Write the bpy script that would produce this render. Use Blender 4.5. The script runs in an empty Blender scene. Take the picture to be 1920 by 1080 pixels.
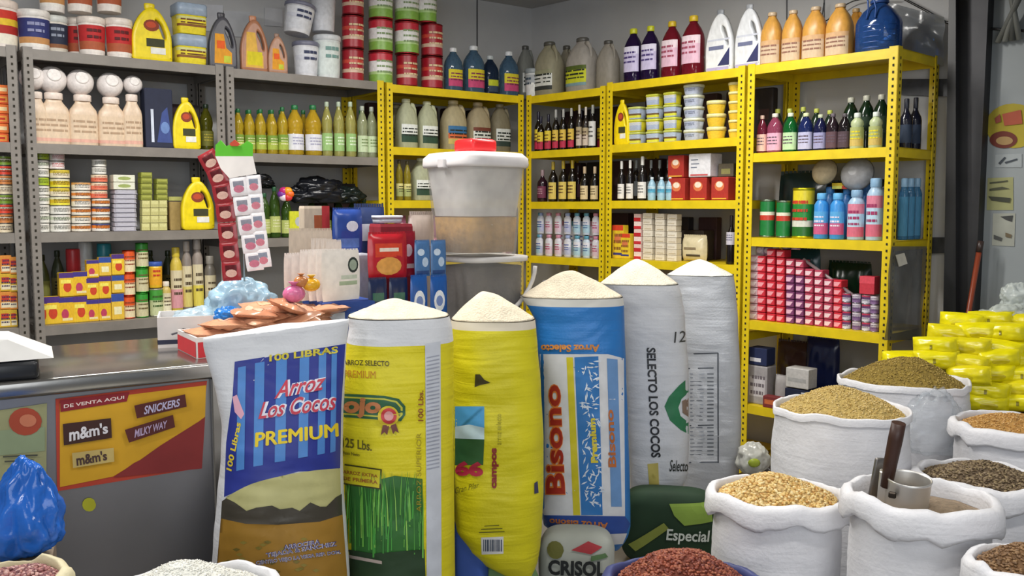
import bpy, bmesh, math, random
from mathutils import Vector, Matrix, noise
RND = random.Random(11)
sc = bpy.context.scene
COL = sc.collection
pi = math.pi

# ------------------------------------------------------------------ camera, world, lights, exposure
CH, FPX = 1.45, 1720.0
PT = math.atan(155 / FPX)
CP, SP = math.cos(PT), math.sin(PT)
cd = bpy.data.cameras.new('camera'); cam = bpy.data.objects.new('camera', cd); COL.objects.link(cam)
cd.sensor_width = 36.0; cd.lens = FPX / 1920 * 36.0; cd.clip_end = 60
cam.location = (0, 0, CH); cam.rotation_euler = (pi / 2 - PT, 0, 0)
sc.camera = cam
sc.view_settings.view_transform = 'Standard'; sc.view_settings.look = 'None'
sc.view_settings.gamma = 1.0; sc.view_settings.exposure = 0.0; sc.view_settings.use_curve_mapping = False
w = bpy.data.worlds.new('world'); sc.world = w; w.use_nodes = True
w.node_tree.nodes['Background'].inputs[0].default_value = (0.80, 0.88, 1.0, 1)
w.node_tree.nodes['Background'].inputs[1].default_value = 0.27

def area(name, loc, rot, sx, sy, power, col=(1, .97, .92)):
    l = bpy.data.lights.new(name, 'AREA'); l.shape = 'RECTANGLE'; l.size = sx; l.size_y = sy
    l.energy = power; l.color = col
    o = bpy.data.objects.new(name, l); o.location = loc; o.rotation_euler = rot; COL.objects.link(o); return o
area('ceiling_tube_light', (-1.3, 2.9, 2.72), (0, 0, .65), 1.3, .12, 54)
area('ceiling_tube_light', (.35, 3.9, 2.72), (0, 0, .1), 1.3, .12, 43)
area('ceiling_tube_light', (-2.2, .3, 2.72), (0, 0, .65), 1.3, .12, 32)
area('ceiling_tube_light', (1.0, 1.6, 2.72), (0, 0, .0), 1.3, .12, 26)
area('shop_front_daylight', (.3, -2.6, 1.9), (math.radians(78), 0, 0), 3.6, 2.0, 78, (.92, .96, 1))

# ------------------------------------------------------------------ materials
_mats = {}
def lin(h):
    h = h.lstrip('#'); r = []
    for i in (0, 2, 4):
        c = int(h[i:i+2], 16) / 255
        r.append(c / 12.92 if c <= .04045 else ((c + .055) / 1.055) ** 2.4)
    return r
def mat(h, kind='plastic', var=.10, scale=9.0, rough=None, bump=0.0, bscale=60.0, fold=0.0):
    key = (h, kind, var, scale, rough, bump, bscale, fold)
    if key in _mats: return _mats[key]
    m = bpy.data.materials.new(kind + '_' + h.lstrip('#')); m.use_nodes = True
    nt = m.node_tree; b = nt.nodes['Principled BSDF']
    c = lin(h)
    tc = nt.nodes.new('ShaderNodeTexCoord'); nz = nt.nodes.new('ShaderNodeTexNoise')
    nz.inputs['Scale'].default_value = scale; nz.inputs['Detail'].default_value = 3
    nt.links.new(tc.outputs['Object'], nz.inputs['Vector'])
    cr = nt.nodes.new('ShaderNodeValToRGB')
    cr.color_ramp.elements[0].position = .3; cr.color_ramp.elements[1].position = .7
    cr.color_ramp.elements[0].color = [max(0, x * (1 - var)) for x in c] + [1]
    cr.color_ramp.elements[1].color = [min(1, x * (1 + var)) for x in c] + [1]
    nt.links.new(nz.outputs[0], cr.inputs[0]); nt.links.new(cr.outputs[0], b.inputs['Base Color'])
    R = {'plastic': .35, 'gloss': .15, 'matte': .8, 'cloth': .75, 'metal': .35, 'glass': .08, 'clear': .1, 'film': .22, 'paper': .7, 'frost': .4, 'grain': .8, 'enamel': .42}[kind]
    b.inputs['Roughness'].default_value = R if rough is None else rough
    if kind == 'metal': b.inputs['Metallic'].default_value = .9
    if kind == 'glass': b.inputs['Transmission Weight'].default_value = .55; b.inputs['IOR'].default_value = 1.35
    if kind == 'clear': b.inputs['Transmission Weight'].default_value = .8; b.inputs['IOR'].default_value = 1.2
    if kind == 'frost': b.inputs['Transmission Weight'].default_value = .3; b.inputs['IOR'].default_value = 1.2
    if kind == 'sheet':
        pass
    if bump:
        n2 = nt.nodes.new('ShaderNodeTexNoise'); n2.inputs['Scale'].default_value = bscale; n2.inputs['Detail'].default_value = 4
        bp = nt.nodes.new('ShaderNodeBump'); bp.inputs['Strength'].default_value = bump; bp.inputs['Distance'].default_value = .01
        nt.links.new(tc.outputs['Object'], n2.inputs['Vector']); nt.links.new(n2.outputs[0], bp.inputs['Height']); nt.links.new(bp.outputs[0], b.inputs['Normal'])
    if fold:                               # fine horizontal creases of woven plastic
        mp = nt.nodes.new('ShaderNodeMapping'); mp.inputs['Scale'].default_value = (3.5, 3.5, 42)
        n3 = nt.nodes.new('ShaderNodeTexNoise'); n3.inputs['Scale'].default_value = 1.0; n3.inputs['Detail'].default_value = 2; n3.inputs['Distortion'].default_value = .6
        bp = nt.nodes.new('ShaderNodeBump'); bp.inputs['Strength'].default_value = fold; bp.inputs['Distance'].default_value = .012
        nt.links.new(tc.outputs['Object'], mp.inputs[0]); nt.links.new(mp.outputs[0], n3.inputs['Vector']); nt.links.new(n3.outputs[0], bp.inputs['Height'])
        old = b.inputs['Normal'].links
        if old: nt.links.new(old[0].from_socket, bp.inputs['Normal'])
        nt.links.new(bp.outputs[0], b.inputs['Normal'])
    _mats[key] = m
    return m
def film(h, alpha, rough=.12):
    key = ('film', h, alpha)
    if key in _mats: return _mats[key]
    m = mat(h, 'film', .15, 12, rough, .3, 14).copy(); m.name = 'thin_film_' + h.lstrip('#')
    m.node_tree.nodes['Principled BSDF'].inputs['Alpha'].default_value = alpha
    _mats[key] = m
    return m

# ------------------------------------------------------------------ mesh builder
def sgnpow(x, p): return math.copysign(abs(x) ** p, x)
class MB:
    def __init__(s): s.v = []; s.f = []; s.fm = []; s.sm = []; s.mats = []; s.cur = 0
    def use(s, m):
        if m not in s.mats: s.mats.append(m)
        s.cur = s.mats.index(m); return s
    def face(s, idx, smooth=False): s.f.append(tuple(idx)); s.fm.append(s.cur); s.sm.append(smooth)
    def add(s, vs, fs, smooth=False):
        o = len(s.v); s.v += [tuple(p) for p in vs]
        for f in fs: s.face([o + i for i in f], smooth)
    def box(s, x0, x1, y0, y1, z0, z1):
        vs = [(x, y, z) for z in (z0, z1) for y in (y0, y1) for x in (x0, x1)]
        s.add(vs, [(0, 2, 3, 1), (4, 5, 7, 6), (0, 1, 5, 4), (2, 6, 7, 3), (0, 4, 6, 2), (1, 3, 7, 5)])
        return s
    def rbox(s, x0, x1, y0, y1, z0, z1, r, seg=2):
        bm = bmesh.new(); bmesh.ops.create_cube(bm, size=1)
        for p in bm.verts: p.co = Vector(((x0+x1)/2 + p.co.x*(x1-x0), (y0+y1)/2 + p.co.y*(y1-y0), (z0+z1)/2 + p.co.z*(z1-z0)))
        r = min(r, .49 * min(x1-x0, y1-y0, z1-z0))
        bmesh.ops.bevel(bm, geom=bm.edges[:], offset=r, segments=seg, affect='EDGES', profile=.5)
        s.bm(bm, seg > 1); return s
    def bm(s, bm, smooth=False):
        bm.verts.index_update()
        s.add([p.co[:] for p in bm.verts], [[q.index for q in f.verts] for f in bm.faces], smooth); bm.free()
    def lathe(s, prof, n=16, e=2.0, cx=0, cy=0, sy=1.0, capb=True, capt=True, a0=0):
        o = len(s.v)
        for r, z in prof:
            for i in range(n):
                a = a0 + 2 * pi * (i + .5) / n
                s.v.append((cx + r * sgnpow(math.cos(a), 2/e), cy + sy * r * sgnpow(math.sin(a), 2/e), z))
        for k in range(len(prof) - 1):
            for i in range(n):
                j = (i + 1) % n
                s.face((o+k*n+i, o+k*n+j, o+(k+1)*n+j, o+(k+1)*n+i), True)
        if capb: s.face([o + i for i in range(n)][::-1])
        if capt: s.face([o + (len(prof)-1)*n + i for i in range(n)])
        return s
    def band(s, r, z0, z1, a0, a1, e=2.0, sy=1.0, eps=.012, n=12, r1=None, nz=1):
        # arc strip on a lathed body, angle 0 = front (-y)
        o = len(s.v); r1 = r if r1 is None else r1
        for k in range(nz + 1):
            t = k / nz; rr = (r + (r1 - r) * t) + eps
            for i in range(n + 1):
                a = math.radians(a0 + (a1 - a0) * i / n) - pi / 2
                s.v.append((rr * sgnpow(math.cos(a), 2/e), sy * rr * sgnpow(math.sin(a), 2/e), z0 + (z1 - z0) * t))
        for k in range(nz):
            for i in range(n): s.face((o+k*(n+1)+i, o+k*(n+1)+i+1, o+(k+1)*(n+1)+i+1, o+(k+1)*(n+1)+i), True)
        return s
    def rect(s, x0, x1, z0, z1, y):
        s.add([(x0, y, z0), (x1, y, z0), (x1, y, z1), (x0, y, z1)], [(0, 1, 2, 3)]); return s
    def poly(s, pts, y):
        s.add([(a, y, b) for a, b in pts], [tuple(range(len(pts)))]); return s
    def tube(s, pts, r, n=8, closed=False, smooth=True):
        pts = [Vector(p) for p in pts]; m = len(pts); o = len(s.v); rs = r if isinstance(r, (list, tuple)) else [r] * m
        up = None
        for k, p in enumerate(pts):
            a = pts[(k - 1) % m] if (closed or k > 0) else p; b = pts[(k + 1) % m] if (closed or k < m - 1) else p
            t = (b - a).normalized()
            if up is None: up = t.orthogonal().normalized()
            up = (up - t * up.dot(t)).normalized(); q = t.cross(up)
            for i in range(n):
                an = 2 * pi * i / n; s.v.append(tuple(p + (up * math.cos(an) + q * math.sin(an)) * rs[k]))
        for k in range(m if closed else m - 1):
            for i in range(n):
                j = (i + 1) % n; k2 = (k + 1) % m
                s.face((o+k*n+i, o+k*n+j, o+k2*n+j, o+k2*n+i), smooth)
        if not closed:
            s.face([o + i for i in range(n)][::-1]); s.face([o + (m-1)*n + i for i in range(n)])
        return s
    def ball(s, c, r, n=12, k=8, sq=(1, 1, 1)):
        prof = [(max(1e-4, math.cos(-pi/2 + pi*i/k)), math.sin(-pi/2 + pi*i/k)) for i in range(k + 1)]
        o = len(s.v)
        s.lathe(prof, n)
        for i in range(o, len(s.v)):
            x, y, z = s.v[i]; s.v[i] = (c[0] + x*r*sq[0], c[1] + y*r*sq[1], c[2] + z*r*sq[2])
        return s
    def mesh(s, name='mesh'):
        me = bpy.data.meshes.new(name); me.from_pydata(s.v, [], s.f)
        for m in s.mats: me.materials.append(m)
        me.polygons.foreach_set('material_index', s.fm); me.polygons.foreach_set('use_smooth', s.sm)
        me.update(); return me

def curve_mesh(outer, holes, depth, bevel, material):
    # a flat silhouette (x, z) with holes, given thickness and rounded edges -> mesh standing in xz
    from mathutils.geometry import tessellate_polygon
    def inset(loop, d):
        m = len(loop); ar = sum(loop[q-1][0]*loop[q][1] - loop[q][0]*loop[q-1][1] for q in range(m)); out = []
        for i in range(m):
            a, c = Vector(loop[i-2]), Vector(loop[(i+2) % m]); t = (c - a).normalized()
            n = Vector((-t.y, t.x)) * (1 if ar > 0 else -1) * d; out.append((loop[i][0] + n.x, loop[i][1] + n.y))
        return out
    b = MB().use(material)
    loops = [outer] + holes; layers = []
    for k, (dy, di) in enumerate(((-depth/2, bevel), (-depth/2 + bevel*.4, bevel*.35), (-depth/2 + bevel, 0), (depth/2 - bevel, 0), (depth/2 - bevel*.4, bevel*.35), (depth/2, bevel))):
        lay = []
        for li, lp in enumerate(loops):
            o = len(b.v); pts = inset(lp, di if li == 0 else -di * .5); b.v += [(x, dy, z) for x, z in pts]; lay.append((o, pts))
        layers.append(lay)
    for k in range(5):
        for li, lp in enumerate(loops):
            o1, o2, m = layers[k][li][0], layers[k+1][li][0], len(lp)
            for i in range(m): j = (i+1) % m; b.face((o1+i, o1+j, o2+j, o2+i), True)
    for lay, rev in ((layers[0], False), (layers[-1], True)):
        idx = [o + i for o, pts in lay for i in range(len(pts))]
        for tri in tessellate_polygon([[Vector((x, z, 0)) for x, z in pts] for o, pts in lay]):
            b.face([idx[i] for i in (tri[::-1] if rev else tri)])
    me = b.mesh(); bm = bmesh.new(); bm.from_mesh(me); bmesh.ops.recalc_face_normals(bm, faces=bm.faces[:]); bm.to_mesh(me); bm.free(); return me
def catmull(pts, n=6, closed=True):
    out = []; m = len(pts)
    rng = range(m) if closed else range(m - 1)
    for i in rng:
        if closed: p = [Vector(pts[(i + k - 1) % m]) for k in range(4)]
        else: p = [Vector(pts[min(max(i + k - 1, 0), m - 1)]) for k in range(4)]
        for j in range(n):
            t = j / n
            out.append(tuple(.5 * ((2*p[1]) + (p[2]-p[0])*t + (2*p[0]-5*p[1]+4*p[2]-p[3])*t*t + (3*p[1]-p[0]-3*p[2]+p[3])*t**3)))
    if not closed: out.append(tuple(pts[-1]))
    return out
_txt = {}
def text_geo(s, bold=0.0, shear=0.0):
    # flat outline text -> (verts2d, faces), x from 0, height unit about 1 for size 1
    key = (s, bold, shear)
    if key in _txt: return _txt[key]
    cu = bpy.data.curves.new('t', 'FONT'); cu.body = s; cu.size = 1; cu.offset = bold; cu.shear = shear; cu.resolution_u = 3
    ob = bpy.data.objects.new('t', cu); me = bpy.data.meshes.new_from_object(ob)
    vs = [(p.co.x, p.co.y) for p in me.vertices]; fs = [tuple(p.vertices) for p in me.polygons]
    bpy.data.objects.remove(ob); bpy.data.meshes.remove(me)
    _txt[key] = (vs, fs); return vs, fs
def text_fit(s, bold=0.0, shear=0.0):
    vs, fs = text_geo(s, bold, shear)
    xs = [p[0] for p in vs]; ys = [p[1] for p in vs]
    x0, x1, y0, y1 = min(xs), max(xs), min(ys), max(ys)
    return [((x-x0)/(x1-x0), (y-y0)/(y1-y0)) for x, y in vs], fs

# ------------------------------------------------------------------ objects
def setp(o, label=None, cat=None, group=None, kind=None):
    if label: o['label'] = label
    if cat: o['category'] = cat
    if group: o['group'] = group
    if kind: o['kind'] = kind
    return o
def link(name, me, parent=None):
    if isinstance(me, MB): me = me.mesh(name)
    o = bpy.data.objects.new(name, me); COL.objects.link(o)
    if parent is not None: o.parent = parent
    return o
def empty(name, loc=(0, 0, 0), rz=0, label=None, cat=None, group=None):
    o = bpy.data.objects.new(name, None); COL.objects.link(o); o.empty_display_size = .05
    o.location = loc; o.rotation_euler = (0, 0, rz); return setp(o, label, cat, group)
def struct(name, mb): return setp(link(name, mb), kind='structure')
def spawn(parts, name, label, cat, loc, rz, scale, group=None, tilt=(0, 0)):
    # parts: [(part name, mesh, parent index or None, label or None)]
    if len(parts) == 1: r = link(name, parts[0][1])
    else:
        r = empty(name); made = []
        for pn, me, par, lb in parts:
            o = link(pn, me, r if par is None else made[par]); made.append(o)
            if lb: o['label'] = lb
    setp(r, label, cat, group)
    r.location = loc; r.rotation_euler = (tilt[0], tilt[1], rz); r.scale = scale
    return r

# ------------------------------------------------------------------ where things stand
def ray(px, py):
    a = (px - 960) / FPX; b = -(py - 540) / FPX
    return Vector((a, CP + b * SP, -SP + b * CP))
def at_y(px, py, Y):                       # the point seen at a pixel, Y metres ahead
    r = ray(px, py); return Vector((0, 0, CH)) + r * (Y / r.y)
def at_z(px, py, z):
    r = ray(px, py); return Vector((0, 0, CH)) + r * ((z - CH) / r.z)
class Run:
    def __init__(s, ang, C=(.084, 5.84)):
        s.u = Vector((math.cos(ang), math.sin(ang))); s.C = Vector(C)
        n = Vector((-s.u.y, s.u.x));  s.n = n if n.y > 0 else -n
        s.rz = math.atan2(s.n.y, s.n.x) - pi / 2
    def at(s, q, d=0, z=0): p = s.C + s.u * q + s.n * d; return Vector((p.x, p.y, z))
    def solve(s, px, d, z):                # s-coordinate under a pixel column at offset d, height z; and depth
        k = (px - 960) / FPX; B = s.C + s.n * d; dz = z - CH
        q = (-k * SP * dz - (B.x - k * CP * B.y)) / (s.u.x - k * CP * s.u.y)
        p = s.at(q, d, z); return q, p, p.y * CP - dz * SP
LR = Run(math.radians(-142.8)); RR = Run(math.radians(-46.6))
def z_at(py, p):
    b = -(py - 540) / FPX; return CH + p.y * (b * CP - SP) / (CP + b * SP)
ORD = ['first', 'second', 'third', 'fourth', 'fifth', 'sixth', 'seventh', 'eighth', 'ninth', 'tenth', 'eleventh', 'twelfth', 'thirteenth', 'fourteenth', 'fifteenth', 'sixteenth', 'seventeenth', 'eighteenth', 'nineteenth', 'twentieth']
UNITS = []                                 # (run, px left, px right, shelf surface heights), filled in by unit()
def put(parts, name, label, cat, run, zs, px, wpx, ytop, d=.07, dr=1.0, group=None, tilt=(0, 0), rz=0, zb=None, ht=None):
    # stand a thing on a shelf surface zs of a run: centre column px, width wpx, top at pixel ytop; dr = depth/width
    z0 = (zs if zb is None else zb) + .0012
    d = max(d, .006)
    q, p, dep = run.solve(px, d, z0)
    wd = wpx / FPX * dep
    dd = d + wd * dr / 2                   # d is the distance of the thing's front face behind the shelf edge
    q, p, dep = run.solve(px, dd, z0)
    wd = wpx / FPX * dep * .965
    dpt = wd * dr
    h = (z_at(ytop, run.at(q, d, z0)) - z0) if ht is None else ht - .0012
    cand = [(max(0, qa - q, q - qb), qa, qb, zz) for R_, qa, qb, zz in UNITS if R_ is run and any(abs(z - zs) < 1e-6 for z in zz)]
    if cand:
        _, qa, qb, zz = min(cand, key=lambda c: c[0])
        up = [z for z in zz if z > z0 + .02]
        if up: h = min(h, min(up) - .046 - z0)
        if dd + dpt/2 > .42: dd = max(d, .42 - dpt/2)
        if dd + dpt/2 > .42: dpt = 2 * (.42 - dd)
        q, p, dep = run.solve(px, dd, z0)
        if up:
            mg = .014 if dd - dpt/2 > .045 and dd + dpt/2 < .38 else .012
            if wd > qb - qa - 2*mg: wd = qb - qa - 2*mg
            q2 = min(max(q, qa + wd/2 + mg), qb - wd/2 - mg)
            if abs(q2 - q) > .45 * wd and d >= .12: return None      # would stand outside its own unit
            if q2 != q: q = q2; p = run.at(q, dd, z0)
    return spawn(parts, name, label, cat, p, run.rz + rz, (wd, dpt, h), group, tilt)
# ------------------------------------------------------------------ prototypes, one unit wide and one unit high, front towards -y
_pc = {}
def cached(f):
    def g(*a, **k):
        key = (f.__name__, repr(a), repr(sorted(k.items())))
        if key not in _pc: _pc[key] = f(*a, **k)
        return _pc[key]
    return g
PROF = {
 'soda': [(.40, 0), (.49, .02), (.5, .05), (.5, .28), (.475, .31), (.5, .34), (.5, .6), (.46, .69), (.34, .79), (.2, .87), (.16, .9), (.16, .93)],
 'wine': [(.46, 0), (.5, .02), (.5, .56), (.45, .63), (.27, .71), (.18, .77), (.16, .84), (.16, .97)],
 'oil': [(.42, 0), (.5, .03), (.48, .12), (.5, .3), (.47, .42), (.42, .47), (.46, .53), (.49, .6), (.44, .7), (.28, .82), (.17, .88), (.17, .93)],
 'sport': [(.42, 0), (.5, .02), (.5, .52), (.42, .57), (.42, .62), (.48, .68), (.45, .76), (.27, .84), (.2, .87), (.2, .9)],
 'gallon': [(.45, 0), (.5, .02), (.5, .56), (.47, .64), (.36, .78), (.22, .88), (.17, .92), (.17, .95)],
 'powder': [(.46, 0), (.5, .02), (.5, .62), (.46, .7), (.32, .80), (.27, .84), (.27, .88)],
 'tall': [(.46, 0), (.5, .01), (.5, .74), (.4, .8), (.3, .84), (.3, .88)],
}
CAPZ = {'soda': (.21, .905), 'wine': (.19, .80), 'oil': (.2, .91), 'sport': (.25, .87), 'gallon': (.21, .93), 'powder': (.31, .87), 'tall': (.34, .86)}
LABZ = {'soda': (.34, .6), 'wine': (.12, .48), 'oil': (.1, .42), 'sport': (.04, .5), 'gallon': (.12, .48), 'powder': (.1, .58), 'tall': (.06, .7)}
def marks(b, r, e, sy, z0, z1, a0, a1, col, n=3, seed=1, eps=.02):
    # irregular printed lines of a label
    rr = random.Random(seed); b.use(mat(col, 'paper'))
    for k in range(n):
        zc = z0 + (z1 - z0) * (k + .5) / n; hh = (z1 - z0) / n * rr.uniform(.15, .24)
        a = a0 + rr.uniform(0, 6)
        while a < a1 - 4:
            wv = rr.uniform(7, 26); b.band(r, zc - hh, zc + hh, a, min(a + wv, a1), e, sy, eps, 2); a += wv + rr.uniform(2, 5)
@cached
def bottle(shape, body, cap, labs=(), kind='glass', e=2.0, sy=1.0, capk='plastic', ink=None, n=16, lz=None, arc=85):
    pr = PROF[shape]; parts = []
    b = MB().use(mat(body, kind)); b.lathe(pr, n, e, sy=sy); parts.append(('body', b.mesh('body'), None, None))
    if cap:
        r, z = CAPZ[shape]; c = MB().use(mat(cap, capk)); c.lathe([(r, z), (r, .985), (r*.86, 1)], 12); parts.append(('cap', c.mesh('cap'), None, None))
    if labs:
        z0, z1 = lz or LABZ[shape]; l = MB(); h = (z1 - z0) / sum(x[1] for x in labs); z = z0
        for i, (c_, f_) in enumerate(labs):
            l.use(mat(c_, 'paper')); l.band(.5, z, z + h * f_, -arc, arc, e, sy, .006, 14)
            z += h * f_
        if ink: marks(l, .5, e, sy, z0 + (z1-z0)*.3, z0 + (z1 - z0) * .85, -42, 42, ink, 3, len(body) + sum(map(ord, body + ink)))
        parts.append(('label', l.mesh('label'), None, None))
    return parts
@cached
def gallon(body, cap, labs, kind='frost', ink='202820', hand=1):
    parts = [list(p) for p in bottle('gallon', body, cap, labs, kind, 3.2, .9, ink=ink, arc=50)]
    h = MB().use(mat(body, kind)); s = hand
    h.tube([(s*.2, -.1, .88), (s*.34, -.12, .87), (s*.43, -.12, .78), (s*.45, -.12, .66), (s*.42, -.12, .6)], [.05, .055, .055, .055, .05], 8)
    parts.append(('handle', h.mesh('handle'), None, None))
    return parts
JUG = catmull([(-.47, .02), (-.2, 0), (.2, 0), (.47, .02), (.5, .1), (.5, .3), (.49, .46), (.42, .62), (.31, .77), (.17, .89), (.02, .93), (-.12, .9), (-.26, .81), (-.38, .68), (-.46, .54), (-.5, .4), (-.5, .2)], 3)
HOLE = catmull([(.1, .74), (.24, .68), (.34, .52), (.36, .42), (.28, .42), (.2, .56), (.1, .66)], 3)
@cached
def handled_jug(body, cap, art, flip=False, d=.5, kind='plastic'):
    # flat sided jug with a grip hole cut through its shoulder
    s = -1 if flip else 1
    me = curve_mesh([(s*x, z) for x, z in JUG], [[(s*x, z) for x, z in HOLE]], d, .07, mat(body, kind))
    c = MB().use(mat(cap, 'plastic')).lathe([(.13, .9), (.14, .985), (.12, 1)], 12, cx=-s*.02)
    l = MB(); y = -d/2 - .006
    for a in art:
        l.use(mat(a[0], 'paper')); l.poly([(s*x, z) for x, z in (a[1] if s > 0 else a[1][::-1])], y); y -= .006
    return [('body', me, None, None), ('cap', c.mesh('cap'), None, None), ('label', l.mesh('label'), None, None)]
def R4(x0, x1, z0, z1): return [(x0, z0), (x1, z0), (x1, z1), (x0, z1)]
def EL(cx, cz, rx, rz, n=14): return [(cx + rx*math.cos(2*pi*i/n), cz + rz*math.sin(2*pi*i/n)) for i in range(n)]
@cached
def tub(body, lid, labs=(), ink=None, taper=.9, e=2.0, lidh=.14, kind='plastic', sy=1.0, rim=True):
    b = MB().use(mat(body, kind)).lathe([(.47*taper, 0), (.48*taper, .02), (.475, 1 - lidh)], 20, e, sy=sy)
    c = MB().use(mat(lid, 'plastic')).lathe([(.475, 1-lidh-.03), (.5, 1-lidh-.02), (.5, 1-.03), (.47, 1)], 20, e, sy=sy)
    p = [('body', b.mesh('body'), None, None), ('lid', c.mesh('lid'), None, None)]
    if labs:
        z0, z1 = .1, 1 - lidh - .08; l = MB(); h = (z1 - z0) / sum(x[1] for x in labs); z = z0
        f = lambda zz: .475*taper + .475*(1-taper) * zz / (1-lidh)
        for c_, f_ in labs:
            l.use(mat(c_, 'paper')); l.band(f(z), z, z + h*f_, -80, 80, e, sy, .008, 16, f(z + h*f_)); z += h*f_
        if ink: marks(l, f(z1), e, sy, z0 + (z1-z0)*.45, z1 - .05, -35, 35, ink, 2, 5)
        p.append(('label', l.mesh('label'), None, None))
    return p
@cached
def can(body, labs, ink=None, lid='c9c9c4', kind='plastic'):
    b = MB().use(mat(lid, 'metal')).lathe([(.47, 0), (.5, .015), (.5, .03), (.475, .04), (.475, .95), (.5, .965), (.5, .985), (.47, 1), (.46, .975)], 20)
    l = MB(); z0, z1 = .045, .945; h = (z1 - z0) / sum(x[1] for x in labs); z = z0
    for c_, f_ in labs: l.use(mat(c_, kind)); l.band(.478, z, z + h*f_, -180, 180, 2, 1, .006, 20); z += h*f_
    if ink: marks(l, .485, 2, 1, .3, .8, -50, 50, ink, 3, 8)
    return [('body', b.mesh('body'), None, None), ('label', l.mesh('label'), None, None)]
@cached
def carton(body, art=(), ink=None, seed=3, r=.03, kind='paper', flap=True):
    b = MB().use(mat(body, kind)).rbox(-.5, .5, -.5, .5, 0, 1, r, 1)
    l = MB(); y = -.504
    for a in art: l.use(mat(a[0], 'paper')); l.poly(a[1], y); y -= .004
    if ink:
        rr = random.Random(seed); l.use(mat(ink, 'paper'))
        for k in range(3):
            x = -.36 + rr.uniform(0, .1); zc = .3 + .2 * k
            while x < .34: wv = rr.uniform(.05, .16); l.rect(x, min(x + wv, .4), zc - .045, zc + .045, y); x += wv + .04
    p = [('body', b.mesh('body'), None, None)]
    if l.f: p.append(('print', l.mesh('print'), None, None))
    return p
@cached
def pillow(body, art=(), ink=None, seed=1, th=.34, kind='film', crimp='ends', n=14, puff=1.0, wr=.03):
    # a filled, heat-sealed bag standing up: x width, z height, sealed top and bottom
    rr = random.Random(seed); b = MB().use(mat(body, kind, .08, 6)); ox = rr.uniform(0, 50)
    def yy(u, v, sg):
        e = (max(0, 1 - abs(2*u-1)**2.6)) ** .5 * (max(0, 1 - abs(2*v-1)**4)) ** .6
        w_ = noise.noise(Vector((u*5 + ox, v*5, sg))) * wr * e
        return sg * (th/2 * e * puff + .004) + w_
    def co(u, v, sg):
        pin = 1 - .06 * abs(2*v - 1)**3
        return ((u - .5) * pin, yy(u, v, sg), v)
    for sg in (-1, 1):
        vs = [co(i/n, j/n, sg) for j in range(n+1) for i in range(n+1)]
        fs = []
        for j in range(n):
            for i in range(n):
                a = j*(n+1)+i; q = (a, a+1, a+n+2, a+n+1); fs.append(q if sg < 0 else q[::-1])
        b.add(vs, fs, True)
    p = [('body', b.mesh('body'), None, None)]
    s_ = MB().use(mat(body, kind)); 
    for zz in (0, 1):
        for k in range(12):
            x0 = -.47 + .94*k/12; s_.box(x0, x0 + .06, -.014, .014, zz - .035 if zz else 0, zz + .03 if zz else .035)
    p.append(('seal', s_.mesh('seal'), None, None))
    if art or ink:
        l = MB(); lift = .008
        for a in art:
            l.use(mat(a[0], 'film')); o = len(l.v); pts = a[1]
            cx = sum(q[0] for q in pts)/len(pts); cz = sum(q[1] for q in pts)/len(pts)
            rings = 5
            for k in range(rings + 1):
                t = k / rings
                for (x, z) in dense(pts):
                    xx, zz = cx + (x-cx)*t, cz + (z-cz)*t; l.v.append((xx, yy(min(max(xx+.5, 0), 1), min(max(zz, 0), 1), -1) - lift, zz))
            m = len(dense(pts))
            for k in range(rings):
                for i in range(m): j = (i+1) % m; l.face((o+k*m+i, o+k*m+j, o+(k+1)*m+j, o+(k+1)*m+i), True)
            lift += .006
        p.append(('print', l.mesh('print'), None, None))
    return p
def dense(pts, n=4):
    out = []
    for i in range(len(pts)):
        a, b = pts[i], pts[(i+1) % len(pts)]
        if len(pts) > 8: out.append(a); continue
        for k in range(n): out.append((a[0] + (b[0]-a[0])*k/n, a[1] + (b[1]-a[1])*k/n))
    return out
@cached
def single(kind_, col, mk='plastic'):
    b = MB().use(mat(col, mk))
    if kind_ == 'disc': b.lathe([(.2, 0), (.5, .25), (.5, .8), (.4, 1)], 18)
    return [('body', b.mesh(), None, None)]
# ------------------------------------------------------------------ the room
WALL = mat('c6c6c6', 'matte', .06, 2.5, None, .15, 30)
DW = .47
def wallbox(name, run, q0, q1, z0, z1, m, d0=DW, d1=DW + .12):
    b = MB().use(m); ps = []
    for z in (z0, z1):
        for d in (d0, d1):
            for q in (q0, q1): ps.append(tuple(run.at(q, d, z)))
    b.add(ps, [(0, 2, 3, 1), (4, 5, 7, 6), (0, 1, 5, 4), (2, 6, 7, 3), (0, 4, 6, 2), (1, 3, 7, 5)])
    return struct(name, b)
# the corner of the two walls lies behind the shelf corner
def inter(d):
    A = LR.C + LR.n * d; B = RR.C + RR.n * d
    det = LR.u.x * -RR.u.y + RR.u.x * LR.u.y; r = B - A
    return (r.x * -RR.u.y + RR.u.x * r.y) / det
qi = inter(DW)
K = LR.at(qi, DW); qr = (Vector((K.x, K.y)) - RR.C).dot(RR.u)
wallbox('wall_left', LR, qi, 5.6, 0, 2.86, WALL)
wallbox('wall_right', RR, qr, 6.2, 0, 2.86, WALL)
fb = MB().use(mat('8a8680', 'matte', .12, 3, .45)); fb.box(-5, 6, -3.2, 7.4, -.06, 0); struct('floor', fb)
cb = MB().use(mat('bababa', 'matte', .05, 2)); cb.box(-5, 6, -3.2, 7.4, 2.80, 2.9); struct('ceiling', cb)
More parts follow.
